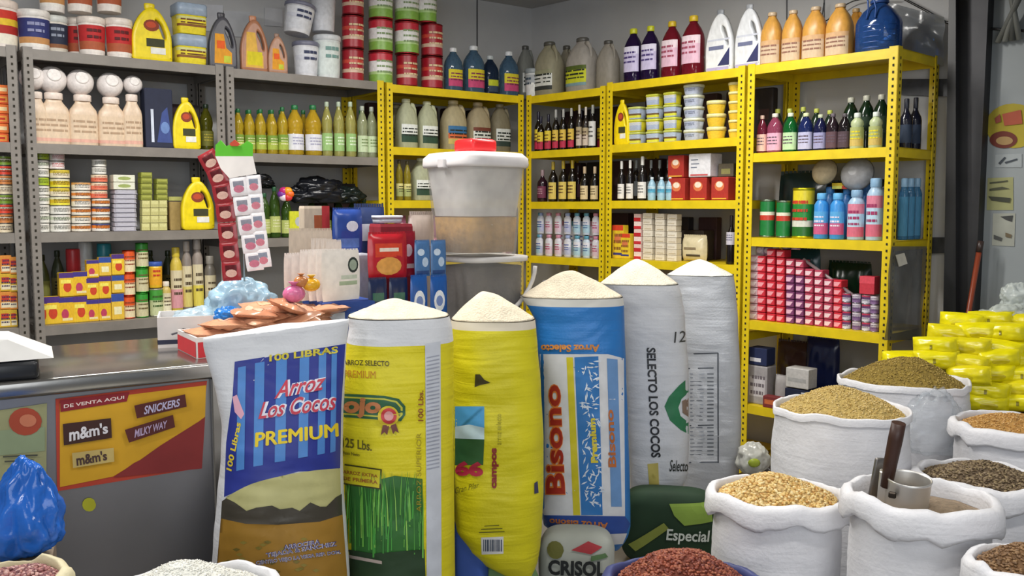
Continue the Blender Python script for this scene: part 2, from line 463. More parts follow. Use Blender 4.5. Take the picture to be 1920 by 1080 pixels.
# ceiling joint strip and a small smoke lamp rose
tr = MB().use(mat('8f8f8d', 'matte')); tr.box(-.02, .02, -2.6, 0, -.012, 0)
t_ = struct('trim_1', tr); t_.location = (K.x + .35, K.y - .15, 2.80); t_.rotation_euler = (0, 0, .5)
rose = MB().use(mat('8e8c88', 'plastic')).lathe([(.05, 0), (.07, .02), (.08, .045)], 20)
setp(link('ceiling_rose', rose), 'small round grey fitting on the ceiling above the shelf corner', 'light fitting').location = (.205, 5.75, 2.755)

# ------------------------------------------------------------------ shelving units
YEL, GRY, GRD = mat('e0c414', 'enamel', .10, 14, .4, .06, 40), mat('807a73', 'enamel', .12, 10, .45, .1, 40), mat('6f6b66', 'enamel', .12, 10, .5)
HOLE_M = mat('241f12', 'matte')
def post_mb(m, z1, side, back):
    b = MB().use(m); f = .042; t = .004; s = 1 if side < 0 else -1; k = 1 if not back else -1
    b.box(min(0, s*f), max(0, s*f), min(0, k*t), max(0, k*t), 0, z1)
    b.box(min(0, s*t), max(0, s*t), min(0, k*f), max(0, k*f), 0, z1)
    b.use(HOLE_M); z = .05
    while z < z1 - .03:
        for xx in (.021,):
            x = s * xx
            b.rect(x - .0042, x + .0042, z, z + .011, -.0015 if not back else -.0055)
        # holes on the side flange too
        x = -s * .0015; b.add([(x, k*.018, z), (x, k*.027, z), (x, k*.027, z+.013), (x, k*.018, z+.013)], [(0, 1, 2, 3) if s > 0 else (3, 2, 1, 0)])
        z += .0305
    return b
def unit(run, pL, pR, levels, m, label, depth=.43, mr=None, ztop=None, name='shelving_unit'):
    zt = ztop or levels[0]; _q = sorted(run.solve(p_, 0, zt)[0] for p_ in (pL, pR)); UNITS.append((run, _q[0], _q[1], [z + .022 for z in levels]))
    qs = [run.solve(p, 0, zt)[0] for p in (pL, pR)]
    a, b = qs; pos = run.at((a + b) / 2); W = abs(b - a)
    r = empty(name, pos, run.rz, label, 'shelving')
    for k, z in enumerate(levels):
        s = MB().use(m); x0, x1 = -W/2 + .003, W/2 - .003
        s.box(x0, x1, .002, depth - .002, z + .018, z + .022)
        s.box(x0, x1, -.003, .001, z - .022, z + .0225); s.box(x0, x1, depth - .001, depth + .003, z - .022, z + .0225)
        s.box(x0, x0 + .004, .002, depth, z - .022, z + .0225); s.box(x1 - .004, x1, .002, depth, z - .022, z + .0225)
        s.box(x0 + .004, x1 - .004, .001, .018, z - .022, z - .018)
        link('shelf', s, r)
    for side in (-1, 1):
        for back in (0, 1):
            o = link('post', post_mb(mr if (mr and side > 0) else m, zt + .03, side, back), r)
            o.location = (side * W/2, depth + .006 if back else -.006, 0)
            if mr and side > 0: o['label'] = 'yellow post'
    return r
Z = {'G1': [2.12, 1.705, 1.304, .878, .45, .1], 'G2': [2.115, 1.695, 1.255, .85, .45, .1], 'Y1': [2.108, 1.759, 1.456, 1.10, .75, .35, .1],
     'R1': [2.105, 1.764, 1.45, 1.11, .76, .36, .1], 'R2': [2.12, 1.773, 1.454, 1.12, .77, .4, .1], 'R3': [2.122, 1.688, 1.266, .843, .407, .09]}
unit(LR, -330, 31, Z['G1'], GRY, 'grey slotted-angle shelving unit cut off at the left edge of the view')
unit(LR, 41, 419, Z['G1'], GRY, 'grey metal shelving unit holding beige bottles and stacked tins')
unit(LR, 422, 719, Z['G2'], GRY, 'grey metal shelving unit holding the row of golden oil bottles', mr=YEL)
unit(LR, 723, 981, Z['Y1'], YEL, 'yellow metal shelving unit left of the room corner holding translucent gallon jugs')
unit(RR, 988, 1137, Z['R1'], YEL, 'narrow yellow shelving unit just right of the room corner')
unit(RR, 1139, 1399, Z['R2'], YEL, 'yellow shelving unit with margarine tubs and red cartons in the middle')
unit(RR, 1403, 1686, Z['R3'], YEL, 'tall yellow shelving unit at the right end with open side')
ZS = {k: [z + .022 for z in v] for k, v in Z.items()}
def lab(desc, i, n, where):
    if n == 1: return desc + ' ' + where
    return '%s, %s from the left %s' % (desc, ORD[i], where)
def row(parts, name, desc, cat, run, zs, xs, w, yt, where, group=None, d=.05, dr=1.0, **k):
    n = len(xs); out = []
    for i, x in enumerate(xs):
        ww = w[i] if isinstance(w, (list, tuple)) else w; yy = yt[i] if isinstance(yt, (list, tuple)) else yt
        out.append(put(parts, name, lab(desc, i, n, where), cat, run, zs, x, ww, yy, d, dr, group, rz=RND.uniform(-.12, .12), **k))
    return out
def stack(parts, name, desc, cat, run, zs, x, w, n, where, hpx, group=None, d=.05, dr=1.0, jit=.0, lay='layer up'):
    # n equal things one on the other; hpx = height of one in pixels; parts may be a list cycled through
    q, p, dep = run.solve(x, d, zs); h = hpx / FPX * dep; z = zs; out = []
    for i in range(n):
        P_ = parts if isinstance(parts[0][0], str) else parts[i % len(parts)]
        if n == 1: lb = '%s %s' % (desc, where)
        else: lb = '%s, %s, %s' % (desc, 'topmost of its stack' if i == n - 1 else ('lowest of its stack' if i == 0 else ORD[i] + ' from the bottom'), where)
        out.append(put(P_, name, lb, cat, run, zs, x + RND.uniform(-jit, jit), w, 0, d, dr, group, zb=z, ht=h * .985, rz=RND.uniform(-.06, .06)))
        z += h
    return out, z
# ================================================================== LEFT RUN, unit by unit
z = ZS['G1']
# far-left unit, only its right edge is seen
w_ = 'on top of the far left shelf'
put(tub('f0e6dc', 'e8d8cc', (('f0ead8', .3), ('b02820', .25), ('e6c030', .2), ('c83020', .25))), 'tub', 'big white tub with yellow and red label ' + w_, 'tub', LR, z[0], -2, 74, -4, .05)
op = [carton('e8602a', ((('f0a040'), R4(-.4, .4, .2, .8)), ('c03018', R4(-.3, .3, .35, .6)))), carton('f07830', ((('f8d8a0'), R4(-.4, .4, .3, .7)),))]
stack(op, 'packet', 'flat orange packet', 'packet', LR, z[1], -4, 34, 6, 'on the far left shelf', 18, 'orange packets at the far left')
for j, (x, nn, hp, pal) in enumerate([(8, 8, 18, ('e8d8b8', 'd88848', 'e04830', '7a9a30')), (-26, 7, 20, ('d8c8a0', 'c0622a'))]):
    pr = [can(c, ((c, 1), ('e8e0c8', .4), (c, .5)), '503020') for c in pal]
    stack(pr, 'tin', ['colourful squat tin', 'brown squat tin'][j], 'tin', LR, z[2], x, 32, nn, 'far left of the grey shelves', hp)
for j, (x, nn, hp) in enumerate([(10, 4, 34), (25, 4, 33), (-12, 3, 36)]):
    pr = [carton(c, (('f0e4c0', R4(-.4, .4, .1, .4)), ('c83a28', R4(-.35, .3, .5, .8))), '3a2a50') for c in ('d8b030', 'e0903a')]
    stack(pr, 'carton', ['yellow spice carton', 'narrow gold carton', 'wide amber carton'][j], 'carton', LR, z[3], x, [20, 14, 24][j], nn, 'low on the far left shelf', hp)

# ---- G1 top
w_ = 'on top of the first full grey shelf'
nav = tub('e9e4de', 'e6e2dc', (('f0ece4', .12), ('c8925a', .22), ('2c3470', .66)), '9094b8')
dk = tub('ded8cc', 'cfd2cc', (('d0c8b8', .1), ('8a5a38', .15), ('20283e', .75)), '9098a8')
red = tub('eee6de', 'e8ddd2', (('f0e8e0', .1), ('b05a38', .3), ('c02a2c', .6)), '5a1418')
put(nav, 'tub', 'white tub with navy label and biscuit picture ' + w_, 'tub', LR, z[0], 65, 60, 16, .04)
put(dk, 'tub', 'white tub with near-black label beside the navy one on the grey shelf top', 'tub', LR, z[0], 106, 46, 28, .09)
put(red, 'tub', 'red-label tub half hidden between dark tub and front red tubs', 'tub', LR, z[0], 147, 42, 32, .16)
put(red, 'tub', 'first fully seen white tub with red label ' + w_, 'tub', LR, z[0], 173, 52, 30, .04)
put(red, 'tub', 'white tub with red label just left of the top yellow jug', 'tub', LR, z[0], 224, 52, 33, .04)
zb = z_at(30, LR.solve(173, .1, 2.2)[1])
for x, P_, lb in [(98, nav, 'navy-label tub in the upper layer above the dark tub'), (150, red, 'left red-label tub in the upper layer'), (205, red, 'right red-label tub in the upper layer above the front tubs')]:
    q, p, dep = LR.solve(x, .15, 2.4); put(P_, 'tub', lb, 'tub', LR, z[0], x, 50, 0, .06, zb=z_at(28, p) + .002, ht=.2)
JY = (('8a3a20', EL(.08-.1, .62, .2, .1)), ('c04a28', EL(-.03, .63, .13, .055)), ('3a3c20', R4(-.16, .3, .26, .4)), ('e8e8e0', R4(-.06, .32, .14, .25)))
jy = handled_jug('f0d818', 'f0d818', JY, False, .5)
put(jy, 'oil_jug', 'yellow oil jug standing on top shelf between red tubs and square tubs', 'jug', LR, z[0], 285, 74, 4, .04, .5)
sq = tub('f0dc30', 'a9b6c6', (('e8d820', 1),), None, .92, 5, .34)
def sqtub(name='tub'): return tub('ecd82c', '9fb0c4', (('e8d42a', .3), ('8a5a28', .18), ('f0dc38', .3), ('d8d890', .22)), '6a3a20', .93, 6, .36)
for i, lb in enumerate(['lower of two square yellow tubs with blue-grey lids', 'upper of two square yellow tubs with blue-grey lids']):
    put(sqtub(), 'tub', lb + ' on grey shelf', 'tub', LR, z[0], 355, 60, 0, .04, .9, zb=z[0] + i * .152, ht=.15)
# ---- G1 second shelf
w_ = 'under the first grey shelf top'
bei = bottle('powder', 'dcc4aa', 'e8d8cc', (('dcaa98', .12), ('dcc4a8', .88)), 'plastic', 3.0, .7, ink='b09478', lz=(.06, .6), n=20)
xs = [62, 104, 158, 211, 250]; ws = [40, 54, 52, 50, 36]; ys = [170, 172, 176, 181, 176]
for i, x in enumerate(xs):
    put(bei, 'bottle', lab('beige bottle with faint brown print', i, 5, 'on the grey shelf'), 'bottle', LR, z[1], x, ws[i], ys[i], .04, .7, 'beige bottles')
glb = [('body', MB().use(mat('ece4e0', 'plastic')).lathe([(.24, -.45), (.38, -.38), (.47, -.2), (.5, 0), (.47, .2), (.36, .36), (.2, .42)], 22).mesh('body'), None, None),
       ('lid', MB().use(mat('f4eeea', 'plastic')).lathe([(.25, .36), (.25, .44), (.22, .47)], 18).mesh('lid'), None, None)]
for i, (x, y, d) in enumerate([(62, 146, 46), (99, 150, 50), (151, 156, 48), (207, 160, 46), (250, 159, 34)]):
    q, p, dep = LR.solve(x, .11, 1.95); zc = z_at(y, p); wd = d / FPX * dep
    zt = z_at(ys[i], LR.at(q, .1)) ; p.z = max(zc, zt + wd*.44)
    spawn(glb, 'round_jar', lab('round white jar resting lid-forward on a beige bottle', i, 5, 'of its row'), 'jar', p, LR.rz, (wd, wd, wd), 'round white jars', (math.radians(70), 0))
put(carton('20263e', (('3a4c8a', [(-.1, .1), (.45, .1), (.3, .7), (.1, .6)]), ('d0d8e8', R4(-.3, -.2, .1, .65)), ('6a88c0', EL(.2, .35, .16, .1))), None), 'carton', 'tall dark navy carton between beige bottles and yellow jug', 'carton', LR, z[1], 296, 52, 166, .06, .6)
put(jy, 'oil_jug', 'yellow oil jug on the shelf beside the navy carton', 'jug', LR, z[1], 350, 52, 182, .03, .55)
put(bottle('oil', '6a6a1e', '203020', (('7a7a30', 1),), ink='c0b040'), 'bottle', 'olive oil bottle against the right post beside yellow jug', 'bottle', LR, z[1], 397, 26, 195, .1)
# ---- G1 third shelf: stacks of tins and packets
T = 'on the tin shelf'
wt = [can(c, (('e8e6de', .5), (k, .5), ('eeeae2', .3)), '505048', 'deded8') for c, k in (('e6e2d8', 'd8d6cc'), ('e6e2d8', 'c8d0b8'))]
yt_ = [can('e0d430', (('e8dc40', .3), ('d8b820', .5), ('e8e4c0', .3)), '6a5a20')]
st, zz = stack(wt, 'tin', 'flat white tin in leftmost stack', 'tin', LR, z[2], 76, 33, 5, T, 17.5)
stack([can('a8c030', (('a8c030', 1),), '506018')] + wt, 'tin', 'flat tin in upper leftmost stack', 'tin', LR, zz, 76, 31, 4, T, 16)
st, zz = stack(wt, 'tin', 'flat white tin in the tall second stack', 'tin', LR, z[2], 113, 38, 3, T, 16.5)
st, zz = stack(yt_ + [can('f0e8d0', (('e8dcc0', .6), ('e0c840', .4)), '7a6a30')], 'tin', 'yellow-white tin in the tall second stack', 'tin', LR, zz, 112, 37, 4, T, 17)
stack([can('e8e0da', (('e8dcd8', 1),), 'c04040')], 'tin', 'small white tin crowning the tall second stack', 'tin', LR, zz, 107, 28, 2, T, 15)
ot = [can('e08838', (('e8e0d0', .35), ('e0883a', .4), ('e8e0d0', .25)), '6a3018'), can('e8e2d6', (('ece6da', .7), ('d8a060', .3)), '50504c')]
stack(ot, 'tin', 'orange-striped tin in the third stack', 'tin', LR, z[2], 152, 36, 6, T, 15.5)
st, zz = stack([can('e87828', (('e8e4dc', .4), ('e8822c', .4), ('3a4a80', .2)), '503020')] + ot[:1], 'tin', 'orange tin in the fourth stack', 'tin', LR, z[2], 189, 34, 4, T, 15.5)
st, zz = stack([can('e86a40', (('e8785a', .6), ('f0d8b8', .4)), 'a03020')], 'tin', 'salmon tin in upper fourth stack', 'tin', LR, zz, 186, 31, 3, T, 15)
stack(wt[:1], 'tin', 'white tin crowning the fourth stack', 'tin', LR, zz, 186, 27, 2, T, 14)
gs = [carton('b8b6c0', (('a09eae', R4(-.5, .5, .0, .12)),), None, r=.1)]
st, zz = stack(gs, 'soap_bar', 'lilac-grey wrapped soap bar', 'soap', LR, z[2], 231, 41, 9, T, 8.6, jit=.6)
stack([carton('dfe0cc', (('9aa860', EL(0, .5, .3, .25)),), None)], 'packet', 'pale green-white packet on the soap bars', 'packet', LR, zz, 228, 40, 2, T, 14)
olv = [carton('8f9438', (('a8ac50', R4(-.42, .42, .55, .85)), ('70752a', R4(-.4, .4, .1, .3))), None)]
for i, x in enumerate((272, 288, 304)):
    st, zz = stack([carton('c2bd7c', (('d4d090', R4(-.4, .4, .5, .9)),), None)], 'soap_bar', 'pale olive soap block, %s column' % ORD[i], 'soap', LR, z[2], x, 15.5, 4, 'in the soap pile', 14.2, d=.06)
    if i == 0: stack(olv, 'soap_bar', 'dark olive soap block on left of pile', 'soap', LR, zz, 272, 21, 5, T, 10.5, d=.07)
    if i == 2: stack(olv, 'soap_bar', 'dark olive soap block on right of pile', 'soap', LR, zz, 301, 21, 4, T, 10, d=.07)
put(carton('8d7440', (('a08850', R4(-.45, .1, .0, 1)),), None), 'carton', 'open brown cardboard carton between olive soap and yellow jug', 'carton', LR, z[2], 330, 34, 378, .1, 1.0)
put(carton('b8b868', (), None), 'packet', 'olive packet lying on the brown cardboard carton', 'packet', LR, z[2], 326, 26, 0, .12, .8, zb=z_at(378, LR.solve(330, .1, 1.4)[1]) + .003, ht=.022)
put(jy, 'oil_jug', 'yellow oil jug at right end of the tin shelf', 'jug', LR, z[2], 371, 62, 332, .03, .5)
# ---- G1 fourth shelf: pouches and jars
B4 = 'on the lower grey shelf'
py = [carton('e4bc28', (('4a2a78', R4(-.5, .5, .78, 1)), ('c8401e', EL(.05, .4, .28, .22)), ('f0e060', R4(-.4, .3, .55, .7))), None),
      carton('e2b420', (('3c2e80', R4(-.5, .5, .8, 1)), ('b83a5a', EL(-.1, .35, .25, .2)), ('e8d8a0', R4(-.3, .4, .1, .2))), None),
      carton('e0b83a', (('2c4a98', R4(-.5, .5, .7, 1)), ('e8e0b0', R4(-.3, .3, .2, .5))), None)]
colz = [(82, 14, [(0, 52), ], 0), (97, 28, [(0, 53)], 0), (124, 26, [(1, 50), (0, 46)], 1), (150, 25, [(0, 50), (1, 46)], 1), (173, 22, [(1, 42), (0, 40), (1, 34)], 2), (196, 22, [(1, 42), (0, 42), (2, 36)], 2), (220, 23, [(2, 50), (2, 34), (0, 40)], 2)]
for i, (x, ww, seq, _) in enumerate(colz):
    zc = z[3]
    for k, (pi_, hp) in enumerate(seq):
        q, p, dep = LR.solve(x, .05, zc); h = hp / FPX * dep
        put(py[pi_], 'pouch', 'yellow and purple snack box, %s layer, %s column %s' % (ORD[k], ORD[i], B4), 'box', LR, z[3], x, ww, 0, .05, .7, 'yellow and purple snack boxes', zb=zc, ht=h * .98)
        zc += h
tl = [('242', can('e0d0a8', (('e8d8b0', .6), ('e05a28', .4)), '8a3a20', 'd84828'), 'orange-lidded tube', 3, 43, 24), ('267', can('d8cda8', (('d0c8a0', .65), ('3a9a38', .35)), '6a5a30', '3a9a38'), 'green-lidded tube', 3, 47, 24)]
for x, P_, ds, n, hp, ww in tl: stack(P_, 'tube', ds, 'tube', LR, z[3], int(x), ww, n, B4, hp)
st, zz = stack([can('4a9a3c', (('c8cfa0', .6), ('4a9a3c', .4)), '3a5a20', 'd8d8c8')], 'tin', 'green tin below blue-yellow tub', 'tin', LR, z[3], 294, 26, 1, B4, 54)
stack([tub('e4b828', '3a58a8', (('e8a820', 1),), 'c03020')], 'tub', 'blue-lidded yellow tub on the green tin', 'tub', LR, zz, 292, 27, 1, B4, 50)
for i, (x, ww, y) in enumerate([(313, 18, 528), (333, 22, 464), (353, 18, 452), (373, 20, 448), (396, 22, 480)]):
    put(bottle('tall', ['c8b060', 'd0b848', '8a8078', '968a80', '706a60'][i], ['e8e0d0', 'd8c040', 'b8aea4', 'c0b6ac', '9a948a'][i], ((['e8e0c0', 'd89aa0', 'd8c870', 'e0d058', 'c8c0a8'][i], .5), ('d8cca8', .5)), 'plastic', ink='504028', lz=(.1, .66)), 'bottle',
        ['short cream-labelled jar beside the tubes', 'tall yellow and pink spray can', 'first grey spray bottle with yellow label', 'tallest grey spray bottle with yellow label', 'dark grey bottle at the right end'][i] + ' ' + B4, 'bottle', LR, z[3], x, ww, y, .06)
for i, (x, y, c, n_) in enumerate([(142, 480, 'd83a40', 'red'), (165, 467, 'd8dcdc', 'white'), (200, 470, '3aa0b0', 'teal')]):
    q, p, dep = LR.solve(x, .2, 1.2); wd = 27 / FPX * dep
    put(tub(c, c, (), None, .97, 2, .3), 'jar', '%s round jar standing behind the snack boxes %s' % (n_, B4), 'jar', LR, z[3], x, 26, y - 13, .24)
put(bottle('soda', '586030', '30381a', (('8a8a40', 1),), 'plastic'), 'bottle', 'dark olive bottle by the left post ' + B4, 'bottle', LR, z[3], 84, 24, 478, .22)
# small things in shade behind the pouches
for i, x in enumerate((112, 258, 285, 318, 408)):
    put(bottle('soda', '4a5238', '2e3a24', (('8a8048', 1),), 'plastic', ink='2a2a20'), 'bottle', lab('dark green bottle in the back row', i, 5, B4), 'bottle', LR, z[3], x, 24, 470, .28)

# ---- G2 top, running on to Y1
z = ZS['G2']
JA = (('e8a028', [(-.34, .1), (.3, .1), (.3, .3), (.1, .38), (.02, .62), (-.3, .62)]), ('e86020', R4(-.24, .05, .36, .5)), ('c8d040', R4(0, .26, .12, .24)))
put(handled_jug('4c4c54', '45454c', JA, False, .5), 'detergent_jug', 'charcoal jug with orange label on top of grey shelf post', 'jug', LR, z[0], 418, 54, 22, .04, .5)
JB = (('e8b850', [(-.36, .08), (.3, .08), (.3, .3), (.1, .36), (.02, .7), (-.3, .7)]), ('e0d020', R4(-.3, .26, .12, .36)))
put(handled_jug('b07858', 'c88a68', JB, False, .5), 'detergent_jug', 'brown jug with gold label on top of the oil-bottle shelf', 'jug', LR, z[0], 477, 54, 28, .04, .5)
put(handled_jug('b88a70', '9a7a68', JA, False, .5), 'detergent_jug', 'small pinkish-brown jug with orange label beside white buckets', 'jug', LR, z[0], 521, 38, 62, .03, .5)
wb = tub('e6e6ea', '7a7c90', (('e0e2e8', .5), ('d8dae4', .2), ('e4e6ec', .3)), '384060', .84, 2, .1)
wb2 = tub('e2e8e6', 'd8dce0', (('dfe8e4', 1),), '7aa09a', .9, 2, .1)
put(wb, 'bucket', 'white bucket with blue rim, lower left of the bucket pile', 'bucket', LR, z[0], 574, 52, 76, .03)
put(wb2, 'bucket', 'white bucket with pale lid, lower right of the bucket pile', 'bucket', LR, z[0], 614, 54, 64, .04)
zz = z_at(76, LR.solve(574, .12, 2.3)[1]) + .004
put(wb, 'bucket', 'tilted white bucket resting on the lower left bucket', 'bucket', LR, z[0], 556, 60, 0, .03, zb=zz + .02, ht=.165, tilt=(0, .16))
put(tub('d2d4da', 'c0c4cc', (), None, .85, 2, .1), 'bucket', 'pale grey bucket on top of the lower right bucket', 'bucket', LR, z[0], 606, 52, 0, .06, zb=z_at(62, LR.solve(612, .12, 2.3)[1]) + .004, ht=.2)
rc = can('a81c2c', (('a82030', .25), ('d8b8a0', .12), ('a81c2c', .2), ('c84838', .12), ('a01828', .31)), 'e0c8a0', '9a3038')
gc = can('e8e8e4', (('8ab850', .28), ('b8d890', .1), ('f0f0ee', .37), ('c83040', .25)), '88a070', 'c04048')
def tins(P_, nm, x, w, y0, hp, n, k0, ds, d=.05):
    q, p, dep = LR.solve(x, d + .05, z[0]); h = hp / FPX * dep
    for k in range(n): put(P_, nm, '%s, %s' % (ds, ['in the bottom layer', 'in the middle layer', 'in the top layer'][k + k0]), 'tin', LR, z[0], x, w, 0, d, zb=z[0] + (k + k0) * h, ht=h * .985)
tins(rc, 'tin', 662, 43, 0, 61, 3, 0, 'crimson milk tin of the left column beside white buckets')
tins(gc, 'tin', 714, 48, 0, 60, 3, 0, 'white, red and green tin in the second column of tins')
tins(rc, 'tin', 763, 42, 0, 60, 1, 0, 'crimson milk tin standing under a green-white tin')
tins(gc, 'tin', 763, 48, 0, 60, 2, 1, 'white, red and green tin in the third column of tins')
tins(rc, 'tin', 810, 43, 0, 60, 2, 0, 'crimson milk tin in the right column beside blue bottles')
tins(gc, 'tin', 800, 40, 0, 60, 1, 2, 'white, red and green tin at the right end of the pile')
# ---- G2 oil bottles
og = bottle('oil', 'dcc038', '1e6a3a', (('a8b848', .5), ('7a9a38', .5)), ink='e8e8b0')
ow = bottle('oil', 'e8c43c', '2a7a48', (('e4e4ea', 1),), ink='a8a8c0')
oc = bottle('oil', 'ccc878', 'b8c8b0', (('9ac078', 1),), ink='e0f0d0')
ocl = bottle('oil', 'c0c8a0', 'b8c0b0', (('c8d8b0', 1),), ink='708850')
W = 'on the grey oil shelf'
row(og, 'oil_bottle', 'golden oil bottle with green cap', 'bottle', LR, z[1], [448, 469, 490, 511, 531], 21, [203, 205, 204, 205, 200], W, 'golden oil bottles', .04)
row(ow, 'oil_bottle', 'golden oil bottle with large white label', 'bottle', LR, z[1], [554, 588], 33, [196, 196], W, 'white-label oil bottles', .03)
row(oc, 'oil_bottle', 'clear-topped oil bottle with green label', 'bottle', LR, z[1], [614, 636, 658], 21, [190, 190, 190], W, 'green-label oil bottles', .03)
row(ocl, 'oil_bottle', 'nearly clear bottle with pale label', 'bottle', LR, z[1], [680, 702], 22, [198, 200], W, 'pale bottles at the shelf end', .03)
for r_, (dd, yy) in enumerate(((.14, 206), (.24, 207))):
    row([og, oc][r_ > 5], 'oil_bottle', 'golden oil bottle, %s row back' % ORD[r_ + 1], 'bottle', LR, z[1], [446, 466, 487, 508, 528, 549, 570, 591, 612, 634, 656, 678], 20, yy, W, 'oil bottles in the back rows', dd)
# ---- G2 third shelf
row(bottle('oil', '4a6a2a', '2a5a3a', (('b8c070', 1),), ink='e0e0b0'), 'bottle', 'dark green bottle behind the hanging sachets', 'bottle', LR, z[2], [497, 516, 538], 22, [362, 350, 368], 'below the oil shelf', None, .05)
put(carton('d2d42c', (('b8bcc0', EL(.1, .6, .25, .18)), ('e8e850', R4(-.4, .4, .08, .3))), None), 'carton', 'lime yellow carton beside the green bottles below the oil shelf', 'carton', LR, z[2], 555, 30, 396, .04, .5)
row(bottle('oil', '4a5a30', '1e3a28', (('6a7a3a', 1),), ink='a0a060'), 'bottle', 'shaded green bottle under the black plastic bag', 'bottle', LR, z[2], [585, 610, 636, 662, 690], 24, 372, 'below the oil shelf', None, .12)

# ---- Y1 top
z = ZS['Y1']
bl = bottle('soda', '5c7c98', 'e4e8ec', (('c84878', .45), ('e0d030', .55)), 'glass', 2.6, .9, ink='803050', lz=(.12, .5), arc=60)
bd = bottle('soda', '2a3c58', 'c8d0d4', (('3a4a60', .5), ('c8d030', .5)), 'glass', 2.4, .9, lz=(.1, .4), arc=40)
for x, ww, y, P_, d, ds in [(850, 36, 88, bl, .05, 'blue-grey bottle nearest the crimson tins'), (888, 42, 84, bl, .05, 'taller blue-grey bottle, second from the crimson tins'), (919, 34, 103, bd, .10, 'small dark blue bottle with lime label'), (954, 38, 95, bl, .05, 'blue-grey bottle right of the small dark one'), (985, 34, 84, gallon('8b8d88', '4a4a48', (('dcdcd8', 1),)), .10, 'grey translucent jug hidden behind the corner label jug')]:
    put(P_, 'bottle', ds + ' on the yellow shelf top', 'bottle', LR, z[0], x, ww, y, d, .9)
# ---- Y1 second shelf gallons
g1 = gallon('ccd0b0', 'd4d8b8', (('2c4a38', .45), ('e8ece8', .55)))
g2 = gallon('c8bc98', 'c8bc98', (('c8b060', .3), ('d86838', .3), ('3870a0', .4)))
g3 = gallon('bcae8e', 'bcae8e', (('48604c', .2), ('e0e4dc', .6), ('703828', .2)))
W = 'in the yellow corner shelf'
for i, (x, ww, y, P_, ds) in enumerate([(762, 42, 184, g1, 'milky gallon jug with white and dark green label, leftmost'), (801, 40, 189, g1, 'milky gallon jug with white and dark green label, second'), (850, 50, 183, g2, 'tan gallon jug with blue and orange label'), (896, 48, 189, g3, 'brownish gallon jug with white and maroon label'), (937, 40, 193, gallon('8f8770', '8f8770', (('2a3a34', .3), ('d0d4d0', .7))), 'shaded gallon jug with round white label')]):
    put(P_, 'gallon_jug', ds + ' ' + W, 'jug', LR, z[1], x, ww, y, .05, .9)
for x in (744, 966): put(gallon('a8a68a', 'a8a68a', (('8a8a78', 1),)), 'gallon_jug', 'unlabelled milky jug behind the %s post %s' % ('left' if x < 800 else 'right', W), 'jug', LR, z[1], x, 38, 196, .22, .9)
so = bottle('oil', 'b8a838', '403818', (('a8b070', .6), ('e0d890', .4)), ink='404020')
row(so, 'oil_bottle', 'small golden bottle beside the milky jug', 'bottle', LR, z[2], [749, 764], 15, [300, 302], 'under the gallon jugs', None, .04)
put(g1, 'gallon_jug', 'milky gallon jug alone left of the big grain tub', 'jug', LR, z[2], 790, 42, 296, .05, .9)
for i, x in enumerate((830, 872, 915, 955)): put(g3 if i % 2 else g1, 'gallon_jug', lab('milky jug hidden behind the big grain tub', i, 4, ''), 'jug', LR, z[2], x, 40, 296, .06, .9)
# ---- Y1 fourth shelf, seen either side of the tub
pk = [pillow(c, (('f0e8ec', EL(0, .5, .3, .2)),), None, i) for i, c in enumerate(('d8889c', '9a5a78', 'e8d0d4'))]
k = 0
for x in (752, 775, 798, 821, 960, 975):
    for lv in range(2):
        put(pk[(k + lv) % 3], 'packet', 'pink snack packet, %s column, %s row, beside grain tub' % (ORD[(752, 775, 798, 821, 960, 975).index(x)], ['lower', 'upper'][lv]), 'packet', LR, z[3], x, 23, 0, .06, 1, 'pink packets on the corner shelf', zb=z[3] + lv * .135, ht=.13)
    k += 1
# ================================================================== RIGHT RUN
z = ZS['R1']
W = 'on the corner shelf top'
for x, ww, y, P_, d, ds in [(1030, 56, 76, gallon('b4ae94', '5a5850', (('343836', .2), ('e0e2dc', .6), ('98987a', .2))), .06, 'grey translucent gallon jug with large white label'),
    (1092, 62, 68, gallon('bab4ac', '5e5c58', (('7a98a0', .15), ('c8cc28', .65), ('506020', .2))), .05, 'tallest grey gallon jug with lime label'),
    (1140, 44, 74, gallon('a8a298', '4e4c48', ()), .08, 'unlabelled grey gallon jug beside purple bottles'),
    (1062, 36, 84, gallon('a8a290', '55534c', ()), .26, 'unlabelled grey jug in the back row'), (998, 30, 128, tub('dfe0de', '98a0a4', (('e8e8e6', .6), ('b0b4b8', .4)), '405060', .9), .05, 'small white tub with grey lid at the wall corner')]:
    put(P_, 'tub' if 'tub' in ds else 'gallon_jug', ds + ' ' + W, 'tub' if 'tub' in ds else 'jug', RR, z[0], x, ww, y, d, .9)
# dark bottles
yr = bottle('wine', '18120e', '1c1a30', (('b82848', .45), ('e0c83a', .55)), 'gloss', ink='5a3010', lz=(.06, .55))
sv = bottle('wine', '14100e', 'a8a8a4', (('b82848', .4), ('d8b84a', .6)), 'gloss', lz=(.06, .5), ink='402010')
gd = bottle('wine', '2a2420', 'c8c0b4', (('c8b8a8', .6), ('a89878', .4)), 'gloss', ink='503828', lz=(.08, .5))
wl = bottle('wine', '141312', '9a9c94', (('d8d8d4', 1),), 'gloss', ink='404040', lz=(.06, .62))
W = 'on upper corner shelf'
row(yr, 'sauce_bottle', 'dark bottle with yellow and red label', 'bottle', RR, z[1], [997, 1014, 1028], 15, [210, 218, 214], W, 'dark bottles with yellow-red labels', .04)
row(sv, 'sauce_bottle', 'silver-necked dark bottle with gold-red label', 'bottle', RR, z[1], [1042, 1056, 1071], 14, [205, 204, 202], W, 'silver-necked bottles', .04)
row(gd, 'sauce_bottle', 'slim bottle with beige label and pale neck', 'bottle', RR, z[1], [1086, 1098], 13, [196, 200], W, None, .04)
put(wl, 'sauce_bottle', 'black bottle with tall white label by the post ' + W, 'bottle', RR, z[1], 1111, 16, 196, .04)
